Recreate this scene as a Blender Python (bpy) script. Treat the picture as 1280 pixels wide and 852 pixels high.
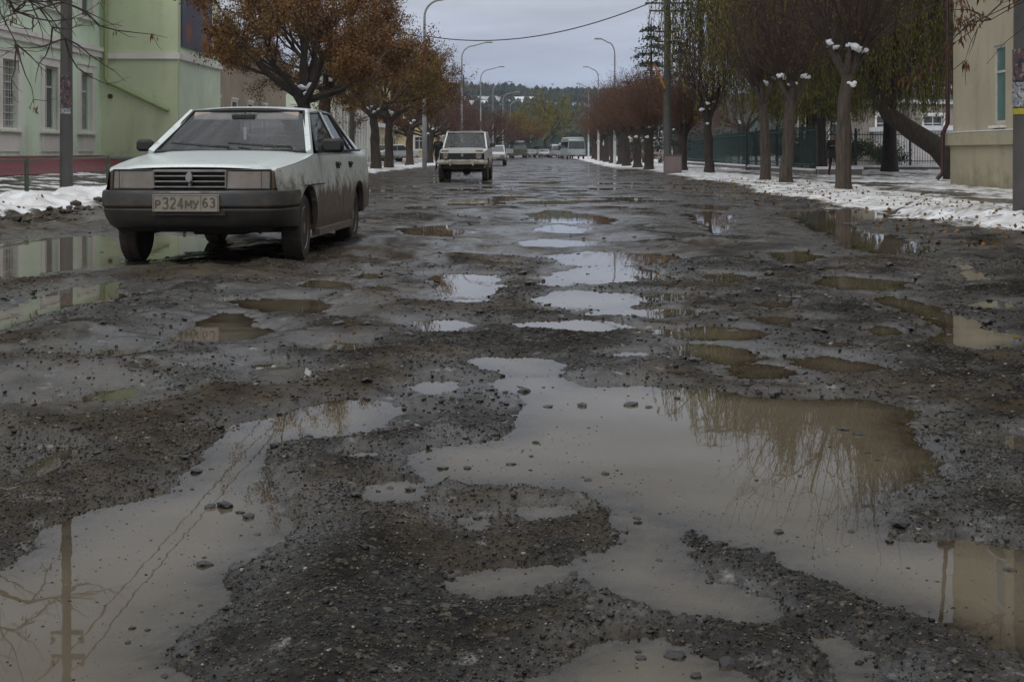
import bpy, bmesh, math, random
import numpy as np
from mathutils import Vector, Matrix, Euler

scene = bpy.context.scene
for o in list(bpy.data.objects):
    bpy.data.objects.remove(o)
COL = scene.collection
PI = math.pi
FPX, HORY, CAMZ, SL = 1700.0, 190.0, 0.94, 0.027      # focal length in photo pixels, horizon row, eye height, street slope

# ------------------------------------------------------------------ camera
cd = bpy.data.cameras.new('camera')
cam = bpy.data.objects.new('camera', cd); COL.objects.link(cam)
cam.location = (0, 0, CAMZ); cam.rotation_euler = (PI / 2, 0, 0)
cd.sensor_width = 36.0; cd.lens = 36.0 * FPX / 1280.0
cd.shift_y = -(426.0 - HORY) / 1280.0
cd.clip_start = 0.05; cd.clip_end = 8000
scene.camera = cam

# ------------------------------------------------------------------ light
world = bpy.data.worlds.new('World'); scene.world = world; world.use_nodes = True
SUN_EL, SUN_AZ = math.radians(38), math.radians(205)
def build_world():
    nt = world.node_tree; N = nt.nodes; L = nt.links; N.clear()
    out = N.new('ShaderNodeOutputWorld'); bg = N.new('ShaderNodeBackground')
    sky = N.new('ShaderNodeTexSky'); sky.sky_type = 'NISHITA'; sky.sun_disc = False
    sky.sun_elevation = SUN_EL; sky.sun_rotation = SUN_AZ
    tc = N.new('ShaderNodeTexCoord'); sep = N.new('ShaderNodeSeparateXYZ'); L.new(tc.outputs['Generated'], sep.inputs[0])
    # cloud deck colour by elevation, broken by soft noise
    ramp = N.new('ShaderNodeValToRGB'); L.new(sep.outputs['Z'], ramp.inputs[0])
    cr = ramp.color_ramp
    cr.elements[0].position = 0.0; cr.elements[0].color = (.40, .47, .63, 1)
    cr.elements[1].position = 1.0; cr.elements[1].color = (1.5, 1.5, 1.5, 1)
    for p, c in ((.04, (.375, .44, .60)), (.11, (.46, .49, .57)), (.20, (.35, .37, .41)), (.34, (.38, .395, .42)), (.55, (.85, .86, .88))):
        e = cr.elements.new(p); e.color = (*c, 1)
    mp = N.new('ShaderNodeMapping'); L.new(tc.outputs['Generated'], mp.inputs[0]); mp.inputs['Scale'].default_value = (1.6, 1.6, 12)
    nz = N.new('ShaderNodeTexNoise'); L.new(mp.outputs[0], nz.inputs['Vector']); nz.inputs['Scale'].default_value = 3.0; nz.inputs['Detail'].default_value = 6
    mr = N.new('ShaderNodeMapRange'); L.new(nz.outputs[0], mr.inputs[0]); mr.inputs[1].default_value = .3; mr.inputs[2].default_value = .7; mr.inputs[3].default_value = .74; mr.inputs[4].default_value = 1.26
    mul = N.new('ShaderNodeVectorMath'); mul.operation = 'SCALE'; L.new(ramp.outputs[0], mul.inputs[0]); L.new(mr.outputs[0], mul.inputs['Scale'])
    x10 = N.new('ShaderNodeVectorMath'); x10.operation = 'SCALE'; L.new(mul.outputs[0], x10.inputs[0]); x10.inputs['Scale'].default_value = 10.0
    mix = N.new('ShaderNodeMixRGB'); mix.inputs[0].default_value = .94
    L.new(sky.outputs[0], mix.inputs[1]); L.new(x10.outputs[0], mix.inputs[2])
    L.new(mix.outputs[0], bg.inputs[0]); bg.inputs[1].default_value = 0.1
    L.new(bg.outputs[0], out.inputs[0])
build_world()
sd = bpy.data.lights.new('sun', 'SUN'); sd.energy = 0.8; sd.angle = math.radians(25); sd.color = (1, .97, .92)
sun = bpy.data.objects.new('sun', sd); COL.objects.link(sun)
sun.rotation_euler = (PI / 2 - SUN_EL, 0, PI - SUN_AZ)
scene.view_settings.view_transform = 'Standard'; scene.view_settings.look = 'None'
scene.view_settings.exposure = 0.0; scene.view_settings.gamma = 1.0
scene.view_settings.use_curve_mapping = False

# ------------------------------------------------------------------ materials
class NT:
    def __init__(s, name):
        s.m = bpy.data.materials.new(name); s.m.use_nodes = True
        s.t = s.m.node_tree; s.t.nodes.clear()
        s.out = s.n('ShaderNodeOutputMaterial'); s.b = s.n('ShaderNodeBsdfPrincipled')
        s.l(s.b.outputs[0], s.out.inputs['Surface'])
        s.tc = s.n('ShaderNodeTexCoord')
    def n(s, t): return s.t.nodes.new(t)
    def l(s, a, b): s.t.links.new(a, b)
    def noise(s, scale, detail=4, vec=None, rough=.55, stretch=None):
        nz = s.n('ShaderNodeTexNoise'); nz.inputs['Scale'].default_value = scale; nz.inputs['Detail'].default_value = detail; nz.inputs['Roughness'].default_value = rough
        v = vec or s.tc.outputs['Object']
        if stretch:
            mp = s.n('ShaderNodeMapping'); mp.inputs['Scale'].default_value = stretch; s.l(v, mp.inputs[0]); v = mp.outputs[0]
        s.l(v, nz.inputs['Vector']); return nz.outputs[0]
    def vor(s, scale, out='Distance', vec=None):
        v = s.n('ShaderNodeTexVoronoi'); v.inputs['Scale'].default_value = scale; s.l(vec or s.tc.outputs['Object'], v.inputs['Vector']); return v.outputs[out]
    def rng(s, v, a, b, c=0., d=1.):
        m = s.n('ShaderNodeMapRange'); s.l(v, m.inputs[0])
        for i, x in enumerate((a, b, c, d)): m.inputs[i + 1].default_value = x
        return m.outputs[0]
    def mix(s, f, a, b, mode='MIX'):
        m = s.n('ShaderNodeMixRGB'); m.blend_type = mode
        for i, x in enumerate((f, a, b)):
            if isinstance(x, (int, float)): m.inputs[i].default_value = x if i == 0 else (x, x, x, 1)
            elif isinstance(x, tuple): m.inputs[i].default_value = (*x, 1)
            else: s.l(x, m.inputs[i])
        return m.outputs[0]
    def math(s, op, a, b=0.):
        m = s.n('ShaderNodeMath'); m.operation = op
        for i, x in enumerate((a, b)):
            if isinstance(x, (int, float)): m.inputs[i].default_value = x
            else: s.l(x, m.inputs[i])
        m.use_clamp = False
        return m.outputs[0]
    def attr(s, name):
        a = s.n('ShaderNodeAttribute'); a.attribute_name = name; return a.outputs['Fac']
    def set(s, k, v):
        i = s.b.inputs[k]
        if isinstance(v, (int, float)): i.default_value = v
        elif isinstance(v, tuple): i.default_value = (*v, 1)
        else: s.l(v, i)
    def bump(s, h, strength, dist, prev=None):
        b = s.n('ShaderNodeBump'); b.inputs['Strength'].default_value = strength; b.inputs['Distance'].default_value = dist
        s.l(h, b.inputs['Height'])
        if prev is not None: s.l(prev, b.inputs['Normal'])
        s.l(b.outputs[0], s.b.inputs['Normal']); return b.outputs[0]
    def sep(s, v=None):
        p = s.n('ShaderNodeSeparateXYZ'); s.l(v or s.tc.outputs['Object'], p.inputs[0]); return p.outputs

def simple(name, c1, c2=None, scale=6, rough=.6, bump=0., bscale=30, metal=0., spec=.5, alpha=None):
    s = NT(name); c2 = c2 or tuple(x * .7 for x in c1)
    nz = s.noise(scale, 5); s.set('Base Color', s.mix(s.rng(nz, .32, .68), c1, c2))
    s.set('Roughness', s.rng(s.noise(scale * 2.3, 3), .3, .7, max(.03, rough - .08), min(1, rough + .08)))
    s.set('Metallic', metal); s.set('Specular IOR Level', spec)
    if bump: s.bump(s.noise(bscale, 5), bump, .01)
    return s.m

def stained(name, c1, c2, dirt, zs=(.0, 1.2), streak=.5, rough=.75):
    """painted render with vertical run marks, blotches and splashed dirt near its foot"""
    s = NT(name)
    st = s.noise(1.0, 5, stretch=(1.6, 1.6, .28)); bl = s.noise(.7, 6)
    c = s.mix(s.rng(bl, .38, .62), c1, c2)
    c = s.mix(s.math('MULTIPLY', s.rng(st, .52, .8), streak * .6), c, dirt)
    z = s.sep()[2]
    f = s.math('ADD', s.rng(z, zs[1], zs[0], 0, .8), s.rng(s.noise(3, 5), .35, .7, -.35, .25))
    f = s.rng(f, 0.05, .9, 0, .75)
    c = s.mix(f, c, dirt); s.set('Base Color', c); s.set('Roughness', rough)
    s.bump(s.noise(9, 6), .25, .02)
    return s.m

def glassy(name, tint=(.55, .6, .6), fac=.5, rough=.02, dirt=(.2, .17, .14), damt=.05):
    """thin pane: fresnel mirror over a tinted see-through sheet, with a little dried dirt"""
    m = bpy.data.materials.new(name); m.use_nodes = True; t = m.node_tree; t.nodes.clear()
    N, L = t.nodes, t.links
    out = N.new('ShaderNodeOutputMaterial'); gl = N.new('ShaderNodeBsdfGlossy'); gl.inputs['Roughness'].default_value = rough; gl.inputs['Color'].default_value = (.9, .95, 1, 1)
    tr = N.new('ShaderNodeBsdfTransparent'); tr.inputs[0].default_value = (*tint, 1)
    fr = N.new('ShaderNodeFresnel'); fr.inputs[0].default_value = 1.5
    mx = N.new('ShaderNodeMixShader'); mr = N.new('ShaderNodeMapRange'); L.new(fr.outputs[0], mr.inputs[0]); mr.inputs[3].default_value = .02; mr.inputs[4].default_value = fac + .5
    L.new(mr.outputs[0], mx.inputs[0]); L.new(tr.outputs[0], mx.inputs[1]); L.new(gl.outputs[0], mx.inputs[2])
    df = N.new('ShaderNodeBsdfDiffuse'); df.inputs[0].default_value = (*dirt, 1)
    nz = N.new('ShaderNodeTexNoise'); nz.inputs['Scale'].default_value = 7; nz.inputs['Detail'].default_value = 6
    tc = N.new('ShaderNodeTexCoord'); L.new(tc.outputs['Object'], nz.inputs['Vector'])
    m2 = N.new('ShaderNodeMapRange'); L.new(nz.outputs[0], m2.inputs[0]); m2.inputs[1].default_value = .35; m2.inputs[2].default_value = .75; m2.inputs[3].default_value = damt * .4; m2.inputs[4].default_value = damt * 1.8
    mm = N.new('ShaderNodeMixShader'); L.new(m2.outputs[0], mm.inputs[0]); L.new(mx.outputs[0], mm.inputs[1]); L.new(df.outputs[0], mm.inputs[2])
    L.new(mm.outputs[0], out.inputs[0])
    return m

def paint(name, base, mud=(.125, .088, .064), z0=.35, z1=.82, droplets=True):
    """car paint with dried mud climbing from the sills and road film everywhere"""
    s = NT(name); z = s.sep()[2]
    f = s.rng(z, z1, z0, 0, 1.15)
    f = s.math('ADD', f, s.rng(s.noise(5, 7, rough=.65), .3, .7, -.38, .38))
    f = s.rng(f, .12, .62, .04, .94)
    spk = s.rng(s.noise(70, 3), .58, .7, 0, .35)
    c = s.mix(spk, base, tuple(x * .5 for x in mud))
    mudc = s.mix(s.rng(s.noise(14, 5), .35, .65), mud, tuple(x * .55 for x in mud))
    c = s.mix(f, c, mudc); s.set('Base Color', c)
    s.set('Roughness', s.rng(f, .05, .8, .30, .78)); s.set('Metallic', s.rng(f, .05, .6, .08, 0))
    s.set('Coat Weight', s.rng(f, .05, .5, .35, 0)); s.set('Coat Roughness', .12)
    if droplets:
        v = s.vor(130); s.bump(s.rng(v, 0, .45, 1, 0), .25, .004)
    return s.m

M = {}
# ------------------------------------------------------------------ mesh helpers
def mk(name, verts, faces, mat=None, parent=None, smooth=False, mats=None, midx=None):
    me = bpy.data.meshes.new(name)
    if isinstance(verts, np.ndarray):
        f = np.asarray(faces); nv, (nf, k) = len(verts), f.shape
        me.vertices.add(nv); me.vertices.foreach_set('co', verts.astype(np.float32).ravel())
        me.loops.add(nf * k); me.loops.foreach_set('vertex_index', f.astype(np.int32).ravel())
        me.polygons.add(nf); me.polygons.foreach_set('loop_start', np.arange(0, nf * k, k, dtype=np.int32))
        me.polygons.foreach_set('loop_total', np.full(nf, k, dtype=np.int32)); me.update(calc_edges=True)
    else:
        me.from_pydata([tuple(v) for v in verts], [], faces); me.update()
    if mats:
        for m in mats: me.materials.append(m)
        me.polygons.foreach_set('material_index', np.asarray(midx, dtype=np.int32))
    elif mat: me.materials.append(mat)
    if smooth: me.polygons.foreach_set('use_smooth', np.ones(len(me.polygons), dtype=bool))
    o = bpy.data.objects.new(name, me); COL.objects.link(o)
    if parent: o.parent = parent
    return o

def tag(o, label=None, cat=None, group=None, kind=None):
    if label: o['label'] = label
    if cat: o['category'] = cat
    if group: o['group'] = group
    if kind: o['kind'] = kind
    return o
def thing(name, label, cat, loc=(0, 0, 0), rz=0, group=None):
    o = bpy.data.objects.new(name, None); COL.objects.link(o); o.empty_display_size = .2
    o.location = loc; o.rotation_euler = (0, 0, rz); return tag(o, label, cat, group)
KIDS = {}
def dup(root, loc, rz=0, label=None, group=None, sc=1.0):
    r = root.copy(); COL.objects.link(r); r.location = loc; r.rotation_euler = (0, 0, rz); r.scale = (sc, sc, sc) if isinstance(sc, (int, float)) else sc
    if label: r['label'] = label
    if group: r['group'] = group
    for c in root.children:
        k = c.copy(); COL.objects.link(k); k.parent = r
        for g in c.children:
            d = g.copy(); COL.objects.link(d); d.parent = k
    return r

class G:
    """collects shapes for ONE mesh"""
    def __init__(s): s.v = []; s.f = []
    def add(s, vs, fs):
        b = len(s.v); s.v.extend(tuple(v) for v in vs); s.f.extend(tuple(i + b for i in f) for f in fs); return s
    def box(s, c, d, rz=0., m=None, bev=0.):
        x, y, z = (k / 2 for k in d)
        if bev:
            b = min(bev, x * .9, y * .9, z * .9)
            vs = []
            for sx in (-1, 1):
                for sy in (-1, 1):
                    for sz in (-1, 1):
                        vs += [(sx * (x - b), sy * (y - b), sz * z), (sx * (x - b), sy * y, sz * (z - b)), (sx * x, sy * (y - b), sz * (z - b))]
            bm = bmesh.new(); bv = [bm.verts.new(v) for v in vs]
            r = bmesh.ops.convex_hull(bm, input=bv); bm.verts.index_update()
            vs = [v.co.copy() for v in bm.verts]; fs = [[v.index for v in f.verts] for f in bm.faces]; bm.free()
        else:
            vs = [(a, b_, c_) for a in (-x, x) for b_ in (-y, y) for c_ in (-z, z)]
            fs = [(0, 1, 3, 2), (4, 6, 7, 5), (0, 4, 5, 1), (2, 3, 7, 6), (0, 2, 6, 4), (1, 5, 7, 3)]
        R = m or Matrix.Rotation(rz, 3, 'Z')
        return s.add([R @ Vector(v) + Vector(c) for v in vs], fs)
    def tube(s, pts, rads, n=8, cap=True):
        pts = [Vector(p) for p in pts]
        if isinstance(rads, (int, float)): rads = [rads] * len(pts)
        vs = []; prev = None
        for i, p in enumerate(pts):
            d = (pts[min(i + 1, len(pts) - 1)] - pts[max(i - 1, 0)])
            if d.length < 1e-9: d = Vector((0, 0, 1))
            d.normalize()
            if prev is None:
                a = d.cross(Vector((0, 0, 1)) if abs(d.z) < .9 else Vector((1, 0, 0)))
            else: a = prev - d * prev.dot(d)
            a.normalize(); prev = a; b = d.cross(a)
            for k in range(n):
                t = 2 * PI * k / n; vs.append(p + (a * math.cos(t) + b * math.sin(t)) * rads[i])
        fs = [(i * n + k, i * n + (k + 1) % n, (i + 1) * n + (k + 1) % n, (i + 1) * n + k) for i in range(len(pts) - 1) for k in range(n)]
        if cap: fs += [tuple(range(n - 1, -1, -1)), tuple((len(pts) - 1) * n + k for k in range(n))]
        return s.add(vs, fs)
    def bar(s, p, q, w, t, up=(0, 0, 1)):
        p, q = Vector(p), Vector(q); d = (q - p); L = d.length; d.normalize()
        a = d.cross(Vector(up)); 
        if a.length < 1e-4: a = d.cross(Vector((1, 0, 0)))
        a.normalize(); b = d.cross(a)
        R = Matrix((a, d, b)).transposed()
        return s.box((p + q) / 2, (w, L, t), m=R)
    def grid(s, rows, close=False):
        n = len(rows[0]); vs = [p for r in rows for p in r]
        fs = [(i * n + k, i * n + k + 1, (i + 1) * n + k + 1, (i + 1) * n + k) for i in range(len(rows) - 1) for k in range(n - 1)]
        if close: fs += [(i * n + n - 1, i * n, (i + 1) * n, (i + 1) * n + n - 1) for i in range(len(rows) - 1)]
        return s.add(vs, fs)
    def slab(s, pts, nrm, t):
        """polygon thickened along nrm"""
        n = len(pts); N = Vector(nrm).normalized() * t
        vs = [Vector(p) for p in pts] + [Vector(p) + N for p in pts]
        fs = [tuple(range(n)), tuple(range(2 * n - 1, n - 1, -1))] + [(i, (i + 1) % n, n + (i + 1) % n, n + i) for i in range(n)]
        return s.add(vs, fs)
    def lathe(s, prof, c=(0, 0, 0), n=24, axis='Z'):
        """prof: (radius, height) list"""
        vs = []
        for r, h in prof:
            for k in range(n):
                t = 2 * PI * k / n; x, y = r * math.cos(t), r * math.sin(t)
                vs.append(Vector(c) + (Vector((x, y, h)) if axis == 'Z' else Vector((h, x, y)) if axis == 'X' else Vector((y, h, x))))
        m = len(prof)
        fs = [(i * n + k, i * n + (k + 1) % n, (i + 1) * n + (k + 1) % n, (i + 1) * n + k) for i in range(m - 1) for k in range(n)]
        fs += [tuple(range(n - 1, -1, -1)), tuple((m - 1) * n + k for k in range(n))]
        return s.add(vs, fs)
    def build(s, name, mat, parent=None, smooth=False, fix=True):
        o = mk(name, s.v, s.f, mat, parent)
        if fix:
            bm = bmesh.new(); bm.from_mesh(o.data); bmesh.ops.recalc_face_normals(bm, faces=bm.faces); bm.to_mesh(o.data); bm.free()
        if smooth:
            o.data.polygons.foreach_set('use_smooth', np.ones(len(o.data.polygons), dtype=bool))
            try: o.data.set_sharp_from_angle(angle=math.radians(smooth if smooth > 1 else 40))
            except Exception: pass
        return o

def sst(a, b, x):
    t = np.clip((x - a) / (b - a), 0, 1); return t * t * (3 - 2 * t)
def vnoise(x, y, seed=0):
    xi = np.floor(x).astype(np.int64); yi = np.floor(y).astype(np.int64); fx = x - xi; fy = y - yi
    fx = fx * fx * (3 - 2 * fx); fy = fy * fy * (3 - 2 * fy)
    def h(a, b):
        n = (a * 374761393 + b * 668265263 + seed * 974634777) & 0x7fffffff
        n = ((n ^ (n >> 13)) * 1274126177) & 0x7fffffff
        return ((n ^ (n >> 16)) & 0xffff) / 65535.0
    return (h(xi, yi) * (1 - fx) + h(xi + 1, yi) * fx) * (1 - fy) + (h(xi, yi + 1) * (1 - fx) + h(xi + 1, yi + 1) * fx) * fy
def fbm(x, y, o=4, seed=0):
    s = 0; a = .5; t = 0
    for i in range(o):
        s = s + a * vnoise(x * 2 ** i + i * 17.3, y * 2 ** i - i * 9.1, seed + i); t += a; a *= .5
    return s / t
# ------------------------------------------------------------------ ground relief
def g2w(px, py, z=0.0):
    Y = (CAMZ - z) * FPX / (py - HORY); return ((px - 640) / FPX * Y, Y)
PUD = [
 [(-160,720),(0,703),(39,677),(73,653),(111,633),(160,624),(208,612),(237,590),(252,566),(271,542),(310,525),(350,519),(390,503),(440,496),(490,502),(504,515),(490,530),(450,543),(400,550),(378,546),(340,556),(330,572),(329,588),(339,612),(350,633),(361,655),(353,682),(334,698),(300,716),(285,750),(261,769),(240,790),(218,808),(227,830),(225,900),(200,960),(-200,960)],
 [(584,450),(613,444),(661,444),(714,455),(700,468),(650,474),(610,462)],
 [(608,481),(640,470),(690,468),(734,481),(800,480),(848,485),(882,483),(945,495),(1013,499),(1090,499),(1143,512),(1133,532),(1158,561),(1182,585),(1167,600),(1124,609),(1109,633),(1109,653),(1138,672),(1201,669),(1235,676),(1280,683),(1380,695),(1420,880),(1280,824),(1225,798),(1172,783),(1138,769),(1090,754),(1051,730),(993,711),(950,687),(897,677),(853,657),(800,645),(772,638),(748,621),(690,609),(608,609),(564,602),(535,604),(516,590),(521,568),(545,558),(608,554),(642,537),(651,512),(647,498)],
 [(765,636),(800,636),(838,652),(853,672),(868,711),(906,728),(979,752),(992,768),(969,781),(921,780),(887,775),(848,776),(810,757),(787,748),(748,738),(719,722),(722,701),(755,687),(772,672),(758,653)],
 [(579,648),(600,643),(618,652),(612,664),(595,669),(581,660)],
 [(628,638),(660,629),(700,631),(716,642),(690,653),(655,653)],
 [(550,728),(590,709),(640,703),(705,707),(722,718),(660,740),(600,747),(560,743)],
 [(640,880),(660,845),(710,820),(740,802),(800,788),(835,789),(860,800),(895,822),(940,852),(960,900),(800,930)],
 [(1000,792),(1051,793),(1090,814),(1098,850),(1062,866),(1040,842),(1016,816)],
 [(454,619),(477,629),(511,628),(535,619),(540,604),(500,599),(470,604)],
 [(100,505),(125,486),(165,482),(182,490),(150,501)],
 [(203,426),(238,405),(270,392),(305,390),(320,405),(344,415),(320,426),(260,430)],
 [(278,377),(330,372),(390,373),(428,383),(400,394),(350,392),(310,386)],
 [(-90,430),(0,413),(40,402),(75,386),(147,378),(146,353),(100,357),(40,371),(0,385),(-90,400)],
 [(-60,300),(0,304),(60,297),(130,293),(165,310),(150,334),(100,336),(40,347),(-60,350)],
 [(186,292),(262,296),(276,308),(205,324),(150,332)],
 [(543,345),(575,341),(622,343),(632,360),(608,379),(575,379),(543,376)],
 [(518,401),(560,398),(588,404),(576,416),(528,416)],
 [(608,402),(680,399),(760,400),(805,410),(740,417),(660,411)],
 [(653,372),(710,362),(790,365),(811,378),(770,387),(700,387)],
 [(670,346),(720,334),(790,333),(838,340),(820,351),(740,357),(700,353)],
 [(677,320),(730,313),(790,315),(850,319),(842,330),(760,333),(710,332)],
 [(636,303),(680,298),(745,301),(752,307),(700,310),(650,309)],
 [(663,286),(700,280),(742,286),(720,293),(680,292)],
 [(653,268),(690,262),(740,268),(774,274),(762,281),(700,280),(660,276)],
 [(851,268),(890,264),(917,271),(914,286),(895,295),(875,282)],
 [(960,267),(1062,261),(1121,266),(1110,273),(1062,279),(1087,289),(1139,299),(1178,313),(1111,319),(1060,311),(1022,291),(998,275)],
 [(958,317),(1000,313),(1040,321),(1000,330),(965,327)],
 [(1016,350),(1060,344),(1144,351),(1132,362),(1080,365),(1028,360)],
 [(1087,370),(1120,368),(1152,379),(1197,391),(1237,407),(1275,424),(1220,435),(1168,428),(1163,405),(1128,389),(1098,381)],
 [(1190,330),(1215,333),(1240,349),(1205,353)],
 [(815,412),(875,406),(932,409),(968,418),(930,427),(870,427),(828,423)],
 [(826,430),(875,428),(936,435),(961,447),(920,457),(870,450),(832,440)],
 [(983,447),(1030,443),(1080,450),(1107,462),(1060,469),(1010,461)],
 [(903,460),(950,456),(992,463),(977,474),(930,474)],
 [(942,397),(980,393),(1013,401),(992,409),(955,407)],
 [(878,342),(920,340),(938,349),(900,355)],
 [(1230,555),(1260,541),(1310,545),(1310,572),(1255,564)],
 [(30,592),(60,565),(96,558),(86,580),(50,597)],
 [(558,250),(600,248),(597,256),(560,257)],
 [(495,285),(560,281),(600,290),(560,297),(510,294)],
 [(1130,590),(1130,592),(1131,591)],
]
def ell(cx, cy, rx, ry, n=12):
    return [(cx + rx * math.cos(2 * PI * k / n), cy + ry * math.sin(2 * PI * k / n)) for k in range(n)]
for e in ((352, 467, 44, 16), (422, 433, 32, 7), (150, 440, 42, 5), (972, 381, 26, 6), (1103, 415, 24, 6), (845, 371, 40, 5), (800, 391, 70, 6),
          (548, 484, 30, 9), (455, 568, 14, 5), (790, 443, 34, 4), (410, 357, 34, 6), (1240, 380, 26, 5), (700, 355, 26, 4), (1046, 431, 24, 4), (30, 505, 26, 6), (462, 345, 22, 5)):
    PUD.append(ell(*e))
PUDW = [np.array([g2w(*p) for p in poly]) for poly in PUD if len(poly) > 3]
_r = random.Random(5)
for i in range(170):     # small far potholes across the broken carriageway
    Y = 23 + 90 * _r.random() ** 1.3; u = _r.uniform(-6.2, 4.6) if i % 3 else _r.gauss(.6, 1.1); X = u + SL * Y
    if abs(X + 2.2) < 1.9 and 9 < Y < 16: continue
    a, b, n = _r.uniform(.2, .75), _r.uniform(.35, 1.3), 11
    PUDW.append(np.array([(X + a * math.cos(2 * PI * k / n) * _r.uniform(.8, 1.2), Y + b * math.sin(2 * PI * k / n) * _r.uniform(.8, 1.2)) for k in range(n)]))

def sdf_poly(P, X, Y):
    d = np.full(X.shape, 1e9); ins = np.zeros(X.shape, bool); n = len(P)
    for i in range(n):
        ax, ay = P[i]; bx, by = P[(i + 1) % n]; ex, ey = bx - ax, by - ay
        wx, wy = X - ax, Y - ay; t = np.clip((wx * ex + wy * ey) / (ex * ex + ey * ey + 1e-12), 0, 1)
        d = np.minimum(d, (wx - ex * t) ** 2 + (wy - ey * t) ** 2)
        c = (ay > Y) != (by > Y)
        with np.errstate(divide='ignore', invalid='ignore'):
            ins ^= c & (X < ex * (Y - ay) / (ey if ey else 1e-9) + ax)
    d = np.sqrt(d); return np.where(ins, d, -d)
def pudsd(X, Y):
    s = np.full(X.shape, -1.2)
    for P in PUDW:
        x0, y0 = P.min(0) - 1.2; x1, y1 = P.max(0) + 1.2
        k = np.nonzero((X > x0) & (X < x1) & (Y > y0) & (Y < y1))
        if len(k[0]): s[k] = np.maximum(s[k], sdf_poly(P, X[k], Y[k]))
    return s
RIDGE = [g2w(*p) for p in ((-120, 700), (0, 655), (90, 612), (170, 575), (240, 545), (300, 512), (360, 488), (450, 470), (540, 448))]
def ridge_d(X, Y):
    d = np.full(X.shape, 1e9)
    for (ax, ay), (bx, by) in zip(RIDGE[:-1], RIDGE[1:]):
        ex, ey = bx - ax, by - ay; t = np.clip(((X - ax) * ex + (Y - ay) * ey) / (ex * ex + ey * ey), 0, 1)
        d = np.minimum(d, (X - ax - ex * t) ** 2 + (Y - ay - ey * t) ** 2)
    return np.sqrt(d)

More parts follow.
